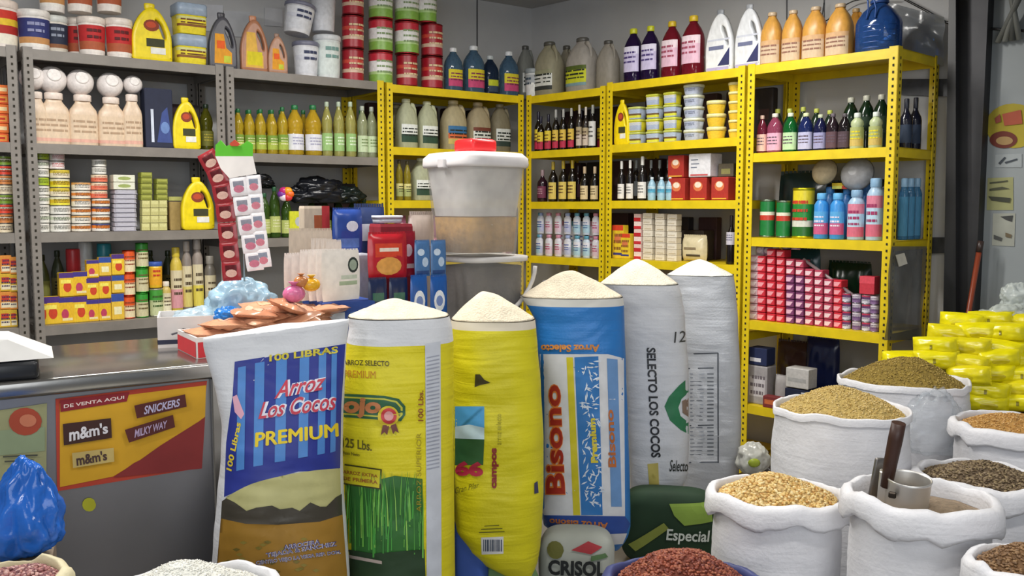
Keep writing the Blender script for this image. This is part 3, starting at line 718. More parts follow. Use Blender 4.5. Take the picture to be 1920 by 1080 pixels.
row(yr, 'sauce_bottle', 'dark bottle in the shaded back row', 'bottle', RR, z[1], [1000, 1018, 1036, 1054, 1072, 1090, 1108, 1126], 14, 206, W, 'back row of dark bottles', .2)
W = 'on the middle corner shelf'
yb = bottle('wine', '15100c', 'b8a030', (('d8c060', 1),), 'gloss', ink='5a3418', lz=(.06, .48))
row(yb, 'sauce_bottle', 'dark bottle with broad yellow label', 'bottle', RR, z[2], [1037, 1056, 1073], 18, [303, 301, 300], W, 'dark bottles with broad yellow labels', .04)
row(bottle('wine', '14120f', 'c8b090', (('d8c498', 1),), 'gloss', ink='6a5a3a', lz=(.06, .45)), 'sauce_bottle', 'black bottle with cream label', 'bottle', RR, z[2], [1096, 1115], 17, [312, 312], W, None, .04)
put(bottle('wine', '2a1420', 'a89094', (('70304a', 1),), 'gloss', ink='c8a0a8'), 'sauce_bottle', 'maroon bottle with round pale stopper ' + W, 'bottle', RR, z[2], 1017, 20, 318, .05)
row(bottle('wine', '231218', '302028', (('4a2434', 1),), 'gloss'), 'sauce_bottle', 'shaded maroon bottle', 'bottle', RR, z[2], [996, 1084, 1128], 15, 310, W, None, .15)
W = 'on the white-bottle shelf'
pb = [bottle('tall', b_, c_, ((l_, .6), ('dfe0ea', .4)), 'plastic', ink=i_, lz=(.1, .7), sy=.8) for b_, c_, l_, i_ in (('cfd0dc', '98a8d0', 'b8bcd8', '4a5aa8'), ('dcd8e4', 'c88aa0', 'd8c0d0', 'b03a68'), ('c4d2e0', '5a98b0', 'a8c8d8', '305a98'))]
for r_, (n, yy) in enumerate(((8, 442), (8, 405))):
    for i in range(n):
        x = 994 + i * 17.6
        put(pb[(i * 2 + r_ * 3 + i // 3) % 3], 'bleach_bottle', 'small white and blue bottle, %s from the left, %s layer %s' % (ORD[i], ['lower', 'upper'][r_], W), 'bottle', RR, z[3], x, 17, 0, .05 + r_ * .01, .8, 'white and blue bottles', zb=z[3] + r_ * .138, ht=.134)
for r_ in range(1):
    for i in range(7):
        put(pb[(i + 1) % 3], 'bleach_bottle', 'white and blue bottle behind the front ones, %s from left %s' % (ORD[i], W), 'bottle', RR, z[3], 998 + i * 18.5, 17, 0, .2, .8, 'white and blue bottles behind', ht=.22)
row(bottle('soda', '1c1c24', 'c8c8d0', (('b8b8c8', 1),), 'gloss'), 'bottle', 'dark bottle on the low corner shelf', 'bottle', RR, z[4], [998, 1020, 1045, 1070, 1095, 1118], 20, [524, 530, 528, 530, 528, 526], '', None, .08)

# ---- R2 / R3 tops
z = ZS['R2']
pu = bottle('soda', '2c1848', 'c8cc28', (('c8c0e0', .7), ('e0dcf0', .3)), 'glass', 2.6, .9, ink='4a3a78', lz=(.2, .66), arc=70)
rd = bottle('soda', '8a1e30', 'd8b828', (('e0b8cc', .7), ('ecd8e0', .3)), 'glass', 2.6, .9, ink='a04a60', lz=(.2, .66), arc=70)
W = 'on the yellow shelf top'
row(pu, 'cleaner_bottle', 'dark purple cleaner bottle with lime cap', 'bottle', RR, z[0], [1187, 1219], [37, 36], [52, 47], W, 'purple cleaner bottles', .04, .9)
row(rd, 'cleaner_bottle', 'red cleaner bottle with yellow cap', 'bottle', RR, z[0], [1259, 1299], [40, 44], [38, 27], W, 'red cleaner bottles', .04, .9)
JW = (('c8ccd8', R4(-.42, .42, .50, .53)), ('2c3060', [(.42, .1), (.42, .38), (-.02, .1)]), ('6a7090', R4(-.36, .2, .36, .42)), ('b0a8d0', R4(-.44, .4, .03, .08)))
put(handled_jug('e4e6e8', '8a8e94', JW, False, .5), 'bleach_jug', 'white handled jug with navy corner label, left one', 'jug', RR, z[0], 1350, 60, 16, .04, .5)
put(handled_jug('dfe2e6', '9a9ea4', JW, False, .5), 'bleach_jug', 'white handled jug with navy corner label, right one', 'jug', RR, z[0], 1404, 58, 6, .04, .5)
z3 = ZS['R3']
am = bottle('gallon', 'cc9644', 'c8b090', (('ccb498', .8), ('cca478', .2)), 'plastic', 2.6, .9, ink='8a6050', lz=(.04, .46), arc=65, n=20)
row(am, 'juice_bottle', 'amber juice bottle with pale label', 'bottle', RR, z3[0], [1446, 1485, 1527, 1573], [42, 40, 47, 51], [21, 17, 10, 4], 'on the end shelf top', 'amber juice bottles', .04, .9)
put(gallon('c08838', 'b89868', ()), 'juice_bottle', 'amber bottle in the back row beside the blue jug', 'bottle', RR, z3[0], 1602, 34, 14, .26, .9)
bj = [list(p) for p in bottle('gallon', '2f5aa0', '284a88', (), 'glass', 2.6, .9, n=24)]
h = MB().use(mat('2a4f92', 'plastic'))
for s in (-1, 1): h.tube([(s*.07, -.5, .95), (s*.09, -.40, .8), (s*.1, -.47, .62)], .02, 8)
for k in range(5): h.tube([(.505*math.sin(a), -.457*math.cos(a), .1 + .1*k) for a in [(-1.3 + 2.6*i/12) for i in range(13)]], .012, 6)
bj.append(['ribs', h.mesh('ribs'), None, None])
put(bj, 'water_jug', 'large ribbed blue water jug at the end of the shelf top', 'jug', RR, z3[0], 1646, 84, -6, .05, .9)
# ---- R2 second shelf: tubs
put(handled_jug('f0d818', 'f0d818', JY, False, .5), 'oil_jug', 'yellow oil jug left of the margarine tubs', 'jug', RR, z[1], 1163, 36, 187, .03, .5)
put(handled_jug('d8c820', 'c8b818', JY, False, .5), 'oil_jug', 'yellow oil jug behind the margarine tubs', 'jug', RR, z[1], 1180, 34, 190, .2, .5)
mb_ = tub('e2d838', 'd8dc50', (('a8b4cc', .62), ('c8ccd0', .38)), None, .9, 5, .16)
mb2 = tub('b4c0d4', 'c8d070', (('d8d840', .3), ('6a5030', .22), ('aab8d0', .48)), None, .9, 5, .16)
W = 'margarine shelf'
for ci, (x, n, hp) in enumerate([(1195, 3, 23.5), (1228, 4, 23), (1261, 4, 23.5)]):
    stack([mb2, mb_], 'margarine_tub', 'square blue and yellow tub, %s column' % ORD[ci], 'tub', RR, z[1], x, 31, n, 'on the ' + W, hp, 'square margarine tubs', .05, .9)
lt = tub('c4ccd8', 'e0e4d0', (('b0b8cc', 1),), '8088a0', .85, 3, .25)
stack(lt, 'margarine_tub', 'pale blue tub with cream lid', 'tub', RR, z[1], 1301, 38, 5, 'on the ' + W, 21.5, None, .04, .9)
yl = tub('e8c838', 'f0e4a0', (('e4bc30', 1),), None, .82, 2, .28)
stack(yl, 'butter_tub', 'round yellow tub beside the pale blue ones', 'tub', RR, z[1], 1343, 38, 3, 'on the ' + W, 24.5, None, .04, 1)
stack(yl, 'butter_tub', 'small round yellow tub by the right post', 'tub', RR, z[1], 1379, 28, 6, 'on the ' + W, 17.5, None, .05, 1)
# ---- R2 third shelf
W = 'beside the red cartons'
ww_ = bottle('wine', '181414', 'e8e6e0', (('e6e2dc', 1),), 'gloss', ink='606060', lz=(.05, .42))
row(ww_, 'wine_bottle', 'black wine bottle with white neck', 'bottle', RR, z[2], [1165, 1181, 1204], [15, 15, 18], [302, 300, 293], W, 'white-necked wine bottles', .04)
row(bottle('wine', '1c1a1c', 'a8b0b4', (('788088', 1),), 'gloss'), 'wine_bottle', 'shaded grey-capped bottle in the back row', 'bottle', RR, z[2], [1152, 1190, 1220, 1236, 1252], 15, 300, W, None, .2)
row(bottle('soda', '9ac0d4', 'd8e4ea', (('58a8c8', .6), ('c8e0ea', .4)), 'plastic', ink='3070a0'), 'water_bottle', 'small pale blue bottle', 'bottle', RR, z[2], [1222, 1240, 1256], 16, [332, 332, 332], W, 'small pale blue bottles', .04)
rb = carton('a82a20', (('d87848', EL(0, .62, .28, .22)), ('f0dcc8', EL(0, .68, .2, .13)), ('e0a838', R4(-.42, .42, .04, .1))), None)
for i, x in enumerate((1279, 1319, 1359)): put(rb, 'carton', lab('red carton with round cream emblem', i, 3, 'of the lower row'), 'carton', RR, z[2], x, 38.5, 0, .05, 1.0, 'red cartons', ht=.122)
put(rb, 'carton', 'red carton with round cream emblem stacked on the upper row', 'carton', RR, z[2], 1277, 37, 0, .06, 1.0, 'red cartons', zb=z[2] + .124, ht=.122)
put(carton('dcdce0', (('606878', R4(-.38, -.05, .72, .76)), ('707888', R4(-.38, .0, .55, .59)), ('707888', R4(-.38, -.1, .4, .44)), ('c85050', R4(-.4, .4, .06, .12))), None), 'carton', 'white carton with grey print stacked on the red cartons', 'carton', RR, z[2], 1322, 50, 0, .05, .8, zb=z[2] + .124, ht=.125)
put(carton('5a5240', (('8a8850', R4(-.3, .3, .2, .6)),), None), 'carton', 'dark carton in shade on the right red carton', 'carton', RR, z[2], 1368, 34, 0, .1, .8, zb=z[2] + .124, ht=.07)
# ---- R2 fourth shelf
W = 'below the red cartons'
for i, (x, y, ww) in enumerate([(1153, 422, 27), (1176, 438, 25)]):
    put(carton('e6c628', (('d8401e', R4(-.5, .5, .84, 1)), ('d87848', EL(0, .6, .3, .14)), ('3a3a80', R4(-.4, .4, .1, .17))), '8a5a20'), 'carton', ['taller yellow washing powder carton', 'shorter yellow washing powder carton'][i] + ' ' + W, 'carton', RR, z[3], x, ww, y, .04 + .0 * i, .6)
put(pillow('c02024', (), None, 4), 'bag', 'plain red bag standing behind the yellow cartons', 'bag', RR, z[3], 1178, 30, 398, .2, 1)
rs = [carton('f0d8d0', (('c82830', R4(-.5, .5, .0, .4)),), None), carton('e8c8c0', (('c02028', R4(-.5, .5, .0, .5)),), None)]
stack(rs, 'packet', 'red and white packet stacked', 'packet', RR, z[3], 1199, 17, 6, W, 14.2, None, .05, .8)
cs = [carton('e4dccb', (('c8bca4', R4(-.4, .3, .3, .5)),), None), carton('ded4c0', (('b8a888', R4(-.3, .42, .2, .35)),), None)]
for i, (x, n) in enumerate([(1219, 8), (1242, 8), (1264, 8)]): stack(cs, 'packet', 'cream packet, %s column,' % ORD[i], 'packet', RR, z[3], x, 22, n, W, 11, None, .05, .8, jit=.5)
put(pillow('d8cca8', (('8a7a60', R4(-.3, .2, .45, .55)), ('4a4038', R4(-.2, .35, .2, .28))), None, 6, .5), 'bag', 'beige paper bag with dark printing right of the cream packets', 'bag', RR, z[3], 1303, 56, 442, .04, 1)
put(carton('3a3028', (), None), 'carton', 'dark flat carton lying behind the beige bag', 'carton', RR, z[3], 1304, 60, 432, .22, .6)
put(bottle('wine', '161214', '2a2224', (('c8c4d0', 1),), 'gloss', ink='6a6a80', lz=(.4, .66)), 'wine_bottle', 'single dark bottle with white label by the right post', 'bottle', RR, z[3], 1370, 19, 404, .04)
row(carton('a83040', (('e8c8b0', R4(-.3, .3, .3, .6)),), None), 'carton', 'dark red carton low behind the rice mounds', 'carton', RR, z[4], [1160, 1200, 1250, 1300, 1350], 36, 560, '', None, .08, .8)

# ---- R3 second shelf
z = z3
W = 'in the end shelf'
for i, (x, ww, y, b_, c_, l_, ds) in enumerate([(1428, 20, 216, '8a3048', 'd8b8a8', 'e0b8a8', 'maroon bottle with peach label by the left post'), (1452, 30, 212, 'b85a7a', 'e0dcd0', 'e0a8c0', 'pink bottle with pale pink label'), (1481, 28, 211, '1e7a3a', 'e0e8d0', 'b8d8a8', 'bright green bottle with pale label'),
     (1510, 29, 211, '2a3a78', 'd8e0b0', 'b8b8d8', 'blue bottle with lilac label'), (1537, 25, 214, '262a58', 'c8d0b0', '9898c0', 'navy bottle with torn lilac label'), (1560, 24, 212, '3a2c34', '6a6068', '5a4048', 'dark brown bottle left of the drinks'), (1582, 24, 212, '2c262a', '5a5458', '4a3840', 'blackish bottle next to the lime drink')]):
    put(bottle('soda', b_, c_, ((l_, 1),), 'glass', 2.4, .9, ink='5a4a58', lz=(.06, .5)), 'drink_bottle', ds + ' ' + W, 'bottle', RR, z[1], x, ww, y, .04, .9)
ps = bottle('sport', 'b8c498', 'e0e8e0', (('c8b060', .4), ('a8b070', .6)), 'plastic', ink='e0d020', lz=(.08, .6))
row(ps, 'drink_bottle', 'pale green bottle with yellow label', 'bottle', RR, z[1], [1606, 1641], 26, [211, 209], W, None, .03)
row(bottle('soda', '0f2416', 'b8b8a8', (('16301c', 1),), 'gloss'), 'drink_bottle', 'large black-green soda bottle', 'bottle', RR, z[1], [1593, 1622, 1650], 32, [182, 178, 176], 'behind the pale drinks', None, .12)
row(bottle('soda', '1a2c20', 'c8d060', (('2a3a28', 1),), 'gloss'), 'drink_bottle', 'lime-capped dark bottle in back', 'bottle', RR, z[1], [1454, 1479, 1504, 1529, 1554], 24, [204, 203, 200, 203, 206], W, None, .18)
row(bottle('wine', '1a1c2a', '2a2c38', (('2c3a50', 1),), 'gloss'), 'drink_bottle', 'navy bottle just behind the front post of the end unit', 'bottle', RR, z[1], [1697], 24, [184], '', None, .2)
put(bottle('wine', '1a1c2a', '2a2c38', (('2c3a50', 1),), 'gloss'), 'drink_bottle', 'navy bottle nearest the rear post of the end unit', 'bottle', RR, z[1], 1714, 24, 182, .31)
put(pillow('4a3a30', (), None, 9, .6), 'bag', 'brown bag leaning in the shaded upper left corner', 'bag', RR, z[1], 1450, 50, 162, .3, 1)
# ---- R3 third shelf
gcan = can('1e7a3c', (('1e7a3c', .45), ('c84030', .15), ('e8e4d0', .1), ('1e7a3c', .3)), None, '8a9a88')
row(gcan, 'tin', 'green milk tin', 'tin', RR, z[2], [1438, 1468], [30, 28], [374, 376], 'on the end shelf middle', None, .05)
put(can('2a8a3a', (('2a6a2c', .2), ('d8dcd0', .14), ('2a8a3a', .36), ('e0d030', .3)), 'c83a20', 'd8d028'), 'tin', 'large green tin with yellow band and lid', 'tin', RR, z[2], 1505, 42, 352, .05)
row(bottle('tall', '3a90d8', '68b4e8', (('c85a88', .5), ('58a8e0', .5)), 'plastic', ink='e8e0f0', lz=(.1, .6)), 'softener_bottle', 'bright blue softener bottle', 'bottle', RR, z[2], [1539, 1569], 28, [362, 362], 'on the end shelf middle', None, .03)
row(bottle('tall', 'a8c4dc', '8ab0d0', (('d06880', .3), ('b8d4e8', .4), ('d88098', .3)), 'plastic', ink='a03060', lz=(.06, .72)), 'softener_bottle', 'pale blue softener bottle with pink print', 'bottle', RR, z[2], [1604, 1639], 32, [356, 334], 'on the end shelf middle', None, .03)
row(bottle('tall', '5a9ac8', '90b8d8', (('4a8ab0', 1),), 'glass'), 'softener_bottle', 'translucent blue bottle seen through the open side', 'bottle', RR, z[2], [1692], 19, [334], 'nearest the front post', None, .2)
put(bottle('tall', '5a9ac8', '90b8d8', (('4a8ab0', 1),), 'glass'), 'softener_bottle', 'translucent blue bottle, middle of three seen through the open side', 'bottle', RR, z[2], 1704, 19, 334, .275)
put(bottle('tall', '5a9ac8', '90b8d8', (('4a8ab0', 1),), 'glass'), 'softener_bottle', 'translucent blue bottle nearest the rear post of the end unit', 'bottle', RR, z[2], 1716, 19, 334, .345)
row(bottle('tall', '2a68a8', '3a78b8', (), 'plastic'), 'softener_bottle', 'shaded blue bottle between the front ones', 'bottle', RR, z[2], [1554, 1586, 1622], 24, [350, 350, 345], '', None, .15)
for x, y, r_, c_, ds in [(1545, 322, 25, 'a89878', 'tan straw hat'), (1606, 326, 32, '98989a', 'grey enamel bowl')]:
    q, p, dep = RR.solve(x, .12, 1.55); wd = 2*r_ / FPX * dep; p.z = z_at(y, p)
    b = MB().use(mat(c_, 'cloth' if 'hat' in ds else 'plastic')).lathe([(.5, -.05), (.49, 0), (.44, .12), (.32, .24), (.12, .3)], 24)
    b.use(mat('5a5040' if 'hat' in ds else '787878', 'matte')).lathe([(.505, -.05), (.505, -.01)], 24, capb=False, capt=False)
    spawn([('crown' if 'hat' in ds else 'bowl_body', b.mesh(), None, None)], 'straw_hat' if 'hat' in ds else 'bowl', ds + ' resting on the dark bag behind blue bottles', 'hat' if 'hat' in ds else 'bowl', p, RR.rz, (wd,)*3, None, (math.radians(75), 0))
q, p, dep = RR.solve(1560, .2, z[2]); 
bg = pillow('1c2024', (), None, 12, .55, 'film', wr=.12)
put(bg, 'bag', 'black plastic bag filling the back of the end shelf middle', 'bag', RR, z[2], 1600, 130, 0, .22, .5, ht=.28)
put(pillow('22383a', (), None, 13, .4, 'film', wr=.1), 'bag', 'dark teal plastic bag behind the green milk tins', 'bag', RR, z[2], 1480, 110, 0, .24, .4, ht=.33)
put(carton('d0d060', (('d8b828', R4(-.5, .5, .5, 1)), ('c84030', R4(.1, .5, 0, .5))), None), 'packet', 'yellow and red packet lying on the black bag', 'packet', RR, z[2], 1580, 34, 0, .14, .6, zb=z[2] + .24, ht=.03)
# ---- R3 fourth shelf: soap boxes
cols = []
nb = 14; pal = {'r': ('d0283a', 'f0a0a8'), 'p': ('7a3a68', 'e8b8cc'), 'k': ('b8405a', 'f0d0d4'), 'w': ('c8a8b0', 'f0e8ea')}
seq = ['w', 'r', 'r', 'r', 'p', 'p', 'k', 'k', 'k', 'r']
x = 1416; i = 0; cnt = [8, 8, 9, 9, 8, 8, 7, 7, 6, 6]
bx = {k: carton(a, ((b_, [(-.42, .2), (.05, .2), (.4, .75), (-.42, .75)]),), None, r=.06) for k, (a, b_) in pal.items()}
for ci, kk in enumerate(seq):
    xx = 1416 + ci * 17.8
    q, p, dep = RR.solve(xx, .04, z[3]); h = 15.2 / FPX * dep
    for k in range(cnt[ci]):
        k2 = kk if k < cnt[ci] - 2 or ci not in (4, 5) else 'k'
        put(bx[k2], 'soap_box', 'small %s soap box, %s column from the left, %s layer up' % ({'r': 'red', 'p': 'plum', 'k': 'rose and white', 'w': 'pinkish white'}[k2], ORD[ci], ORD[k]), 'box', RR, z[3], xx + RND.uniform(-.4, .4), 17.0, 0, .04, 1.6, 'small soap boxes', zb=z[3] + k*h, ht=h*.96)
wp = [can('b8a8c0', (('8a6a98', .5), ('d8d0dc', .5)), '503060', 'b8b0c0'), can('c8c0d0', (('d8d4e0', .5), ('7a4a80', .3), ('c03a5a', .2)), '3a3050', 'c8c4d0')]
for ci, (xx, n) in enumerate([(1590, 4), (1609, 4), (1627, 4), (1643, 4)]):
    stack([wp[(ci + 1) % 2]], 'roll', 'white and purple roll, %s column,' % ORD[ci], 'roll', RR, z[3], xx - 3, 17, n, 'right end of soap shelf', 17, None, .04)
put(carton('c03040', (('d84858', R4(-.5, .5, .6, 1)),), None), 'carton', 'red carton on the rolls at the right of the soap shelf', 'carton', RR, z[3], 1630, 30, 0, .06, .8, zb=z[3] + 4.1 * 17 / FPX * 4.2, ht=.085)
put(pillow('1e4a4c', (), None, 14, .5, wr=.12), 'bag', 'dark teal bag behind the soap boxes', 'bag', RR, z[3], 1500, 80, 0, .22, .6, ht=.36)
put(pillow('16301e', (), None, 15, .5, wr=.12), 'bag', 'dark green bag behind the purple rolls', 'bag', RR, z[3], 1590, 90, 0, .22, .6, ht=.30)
stk = MB().use(mat('8a7a7c', 'plastic')); a = RR.solve(1506, .07, 1.15)[1]; b_ = RR.solve(1617, .07, 1.0)[1]
a.z = z_at(486, a); b_.z = z_at(566, b_); stk.tube([a, b_], .008, 8)
setp(link('stick', stk), 'thin grey stick lying slanted across the small soap boxes', 'stick')
for i, (x, c_) in enumerate(((1424, 'c8c0c8'), (1440, '9a88a0'), (1474, '7a8088'), (1492, 'c8a0a8'))):
    put(pillow(c_, (('e8e0e8', EL(0, .5, .3, .3)),), None, 20 + i, .5), 'packet', 'small crumpled packet on the soap boxes, %s from left' % ORD[i], 'packet', RR, z[3], x, 20, 0, .06, 1, zb=z[3] + (9.05 if i > 1 else 8.05) * 15.2 / FPX * RR.solve(x, .04, z[3])[2], ht=.05)
# ---- R3 bottom shelf
z5 = z[4]
for x, ww, h_, zb_, P_, nm, ds, dr in [
    (1424, 42, .20, 0, carton('a09c9e', (('c8c4c8', R4(-.4, .4, .2, .7)),), '70686e'), 'carton', 'grey carton below the dark blue one', .8),
    (1424, 40, .09, .202, carton('1c2850', (('d8d8e0', R4(-.4, .2, .2, .42)),), None), 'carton', 'dark blue carton with white stripe at the left', .8),
    (1470, 40, .16, 0, pillow('a8a4a4', (), None, 31, .6), 'bag', 'clear grey bag of small goods', .8),
    (1502, 48, .10, .115, carton('d6d4d2', (('b8b8b8', R4(-.4, .4, .3, .5)),), None), 'carton', 'white carton in the middle of the pile', .7),
    (1512, 70, .055, .055, carton('1e2644', (('d8dce8', R4(.0, .4, .2, .8)),), None), 'carton', 'flat navy carton under the white one', .6),
    (1512, 72, .05, 0, carton('9ca4b4', (), None), 'carton', 'flat pale carton at the bottom of the pile', .6),
    (1572, 60, .13, 0, pillow('3a5060', (), None, 32, .7, wr=.1), 'bag', 'slate blue crumpled bag', .8),
    (1620, 60, .17, 0, pillow('5a2c58', (), None, 33, .7, wr=.1), 'bag', 'purple crumpled bag by the right post', .8)]:
    put(P_, nm, ds + ' on the lowest end shelf', nm, RR, z5, x, ww, 0, .04, dr, zb=z5 + zb_, ht=h_)
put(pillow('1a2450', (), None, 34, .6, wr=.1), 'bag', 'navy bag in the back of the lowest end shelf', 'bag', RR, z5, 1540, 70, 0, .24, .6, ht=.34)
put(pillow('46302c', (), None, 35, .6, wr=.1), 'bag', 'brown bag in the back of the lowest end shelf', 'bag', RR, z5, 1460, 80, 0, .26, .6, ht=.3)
put(carton('7a2c2c', (('c86a3a', R4(-.4, .4, .3, .7)),), None), 'carton', 'small dark red carton at the front of the lowest shelf', 'carton', RR, z5, 1450, 36, 0, -.0, .5, ht=.06)

# dark cartons added to deepen the darkness at the shelf backs
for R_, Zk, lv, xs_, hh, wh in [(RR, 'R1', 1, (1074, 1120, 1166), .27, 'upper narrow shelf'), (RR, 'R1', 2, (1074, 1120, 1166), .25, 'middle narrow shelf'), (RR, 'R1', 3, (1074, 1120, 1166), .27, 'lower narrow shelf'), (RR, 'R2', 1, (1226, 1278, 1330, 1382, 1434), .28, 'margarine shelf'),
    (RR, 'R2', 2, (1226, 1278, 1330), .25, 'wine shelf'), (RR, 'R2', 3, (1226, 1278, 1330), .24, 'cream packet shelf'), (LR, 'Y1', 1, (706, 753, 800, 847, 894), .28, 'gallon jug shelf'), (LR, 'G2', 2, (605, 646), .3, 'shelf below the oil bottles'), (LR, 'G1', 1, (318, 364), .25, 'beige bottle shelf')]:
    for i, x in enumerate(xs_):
        put(carton(['3a2428', '2c2628', '40282a'][i % 3], (('4c3436', R4(-.3, .3, .4, .6)),), None), 'carton', 'added dark carton darkening the back, %s from the left, %s' % (ORD[i], wh), 'carton', R_, ZS[Zk][lv], x, 42, 0, .33, .4, 'added dark cartons at the back', ht=hh)
# ================================================================== COUNTER AND WHAT STANDS ON IT
KR = Run(math.radians(33.5), (-1.3026, 2.3026)); CZ = 1.0
STEEL = mat('9a9894', 'metal', .06, 3, .22, .05, 8); STEEL2 = mat('8e8e92', 'metal', .08, 3, .4, .05, 8)
def on_counter(q0, q1, d0, d1, z0, z1, b):
    ps = [tuple(Vector((q, d, z))) for z in (z0, z1) for d in (d0, d1) for q in (q0, q1)]
    b.add(ps, [(0, 2, 3, 1), (4, 5, 7, 6), (0, 1, 5, 4), (2, 6, 7, 3), (0, 4, 6, 2), (1, 3, 7, 5)]); return b
KQ = KR.solve(398, .02, .8)[0]
cn = empty('counter', (KR.C.x, KR.C.y, 0), KR.rz, 'stainless steel shop counter with posters on its front', 'counter')
ct = MB().use(STEEL).rbox(-.9, 1.66, 0, .62, CZ - .045, CZ, .008, 2); link('worktop', ct, cn)
link('front_panel', MB().use(STEEL2).rbox(-.86, 1.62, .03, .05, .06, CZ - .046, .004, 1), cn)
link('end_panel', MB().use(STEEL2).rbox(1.60, 1.62, .052, .60, .06, CZ - .046, .004, 1), cn)
link('back_panel', MB().use(STEEL2).rbox(-.86, 1.598, .58, .60, .06, CZ - .046, .004, 1), cn)
link('corner_strip', MB().use(STEEL).rbox(KQ, KQ + .045, .012, .029, .06, CZ - .046, .003, 1), cn)
for q in (-.82, 1.57):
    for d in (.08, .54): link('leg', MB().use(STEEL).rbox(q - .02, q + .02, d - .02, d + .02, 0, .06, .004, 1), cn)
# a flat print stuck on a run's plane, drawn in photo pixels and kept in that plane
def on_plane(run, px, py, d):
    r = ray(px, py); A = run.C + run.n * d
    t = (run.n.x * A.x + run.n.y * A.y) / (run.n.x * r.x + run.n.y * r.y)
    p = Vector((r.x * t, r.y * t, CH + r.z * t)); q = (Vector((p.x, p.y)) - run.C).dot(run.u)
    return q, p.z
def L2(run, pts, d): return [(on_plane(run, x, y, d)) for x, y in pts]
class Flat:
    """layers of flat print lying in the plane of a run at offset d (local frame x = along, y = into wall)"""
    def __init__(s, run, d): s.run, s.d = run, d; s.k = 0; s.sx = 1 if abs(math.cos(math.atan2(run.u.y, run.u.x)-run.rz) - 1) < .1 else -1
    def loc(s, x, y): q, z = on_plane(s.run, x, y, s.d); return (s.sx * q, z)
    def poly(s, mb, pts, col, kind='paper'):
        s.k += 1; mb.use(mat(col, kind)); mb.add([(a, s.d - .0012*s.k, z) for a, z in [s.loc(*p) for p in pts]], [tuple(range(len(pts)))])
    def text(s, mb, txt, quad, col, bold=0, shear=0):
        # quad: bottom-left, bottom-right, top-right, top-left in pixels
        s.k += 1; vs, fs = text_fit(txt, bold, shear); mb.use(mat(col, 'paper'))
        bl, br, tr, tl = [Vector(p) for p in quad]; out = []
        for u, v in vs:
            p = bl*(1-u)*(1-v) + br*u*(1-v) + tr*u*v + tl*(1-u)*v; a, z = s.loc(p.x, p.y); out.append((a, s.d - .0012*s.k, z))
        mb.add(out, fs)
# poster on the counter
F = Flat(KR, .028)
po = empty('poster', (KR.C.x, KR.C.y, 0), KR.rz, 'yellow and red chocolate sweets poster on the steel counter front', 'poster')
b = MB(); F.poly(b, [(107, 921), (372, 878), (388, 714), (104, 748)], 'b8402c'); F.poly(b, [(112, 913), (212, 893), (384, 788), (386, 722), (112, 756)], 'd8a420')
link('sheet', b, po)
b = MB(); F.poly(b, [(212, 895), (250, 868), (262, 862), (300, 835), (372, 790), (384, 781), (378, 878)], '8a2c2c'); link('lower_corner', b, po)
b = MB(); F.poly(b, [(113, 772), (237, 752), (242, 735), (112, 750)], '8c1e28'); link('banner', b, po)
b = MB(); F.text(b, 'DE VENTA AQUI', [(119, 766), (232, 748), (232, 741), (119, 758)], 'f0d8d0', .02); link('lettering', b, po)
b = MB(); F.poly(b, [(119, 834), (209, 820), (207, 783), (117, 794)], '40221c'); link('wrapper', b, po)
b = MB(); F.text(b, "m&m's", [(129, 827), (202, 811), (200, 791), (129, 801)], 'e8e4e8', .03); link('wrapper_lettering', b, po)
b = MB(); F.poly(b, [(136, 876), (213, 864), (212, 838), (134, 848)], 'c8b06a'); link('pale_wrapper', b, po)
b = MB(); F.text(b, "m&m's", [(143, 872), (200, 861), (198, 843), (141, 851)], '4a3430', .03); link('wrapper_lettering', b, po)
for q1, q2, tx, tq in [([(255, 783), (348, 761), (345, 738), (250, 759)], 'c8c0e0', 'SNICKERS', [(268, 776), (336, 760), (335, 746), (268, 760)]), ([(240, 828), (326, 799), (322, 776), (232, 804)], 'c0a8c8', 'MILKY WAY', [(250, 819), (312, 799), (311, 786), (250, 804)])]:
    b = MB(); F.poly(b, q1, '5a2420'); link('bar_wrapper', b, po); b = MB(); F.text(b, tx, tq, q2, .025, .2); link('wrapper_lettering', b, po)
# poster at the left
F = Flat(KR, .028)
po = empty('poster', (KR.C.x, KR.C.y, 0), KR.rz, 'faded green poster with red disc behind the blue plastic at left', 'poster')
b = MB(); F.poly(b, [(-60, 1010), (86, 985), (88, 756), (-60, 778)], '9a9a70'); F.poly(b, [(-60, 860), (84, 845), (84, 800), (-60, 812)], '8c9a78'); link('sheet', b, po)
b = MB(); F.poly(b, [(47 + 31*math.cos(t*.4), 790 + 26*math.sin(t*.4)) for t in range(16)][::-1], 'a8452c'); F.poly(b, [(52 + 16*math.cos(t*.4), 788 + 12*math.sin(t*.4)) for t in range(16)][::-1], 'c87858'); link('red_disc', b, po)
b = MB()
for i, (y, xa, xb) in enumerate([(853, 5, 70), (862, 8, 62), (893, 20, 80), (905, 62, 84), (916, 66, 82)]): F.poly(b, [(xa, y + 4), (xb, y + 1), (xb, y - 2), (xa, y + 1)], '4a4c40')
link('printed_lines', b, po)
b = MB(); F.poly(b, [(72 + 12*math.cos(t*.5), 912 + 14*math.sin(t*.5)) for t in range(12)][::-1], '5a4238'); link('dark_emblem', b, po)
F = Flat(KR, .028); b = MB(); F.poly(b, [(167 + 13*math.cos(t*.5), 946 + 13*math.sin(t*.5)) for t in range(12)][::-1], 'b4b428')
o = setp(link('sticker', b), 'small round yellow-green sticker on the steel below the sweets poster', 'sticker'); o.location = (KR.C.x, KR.C.y, 0); o.rotation_euler = (0, 0, KR.rz)

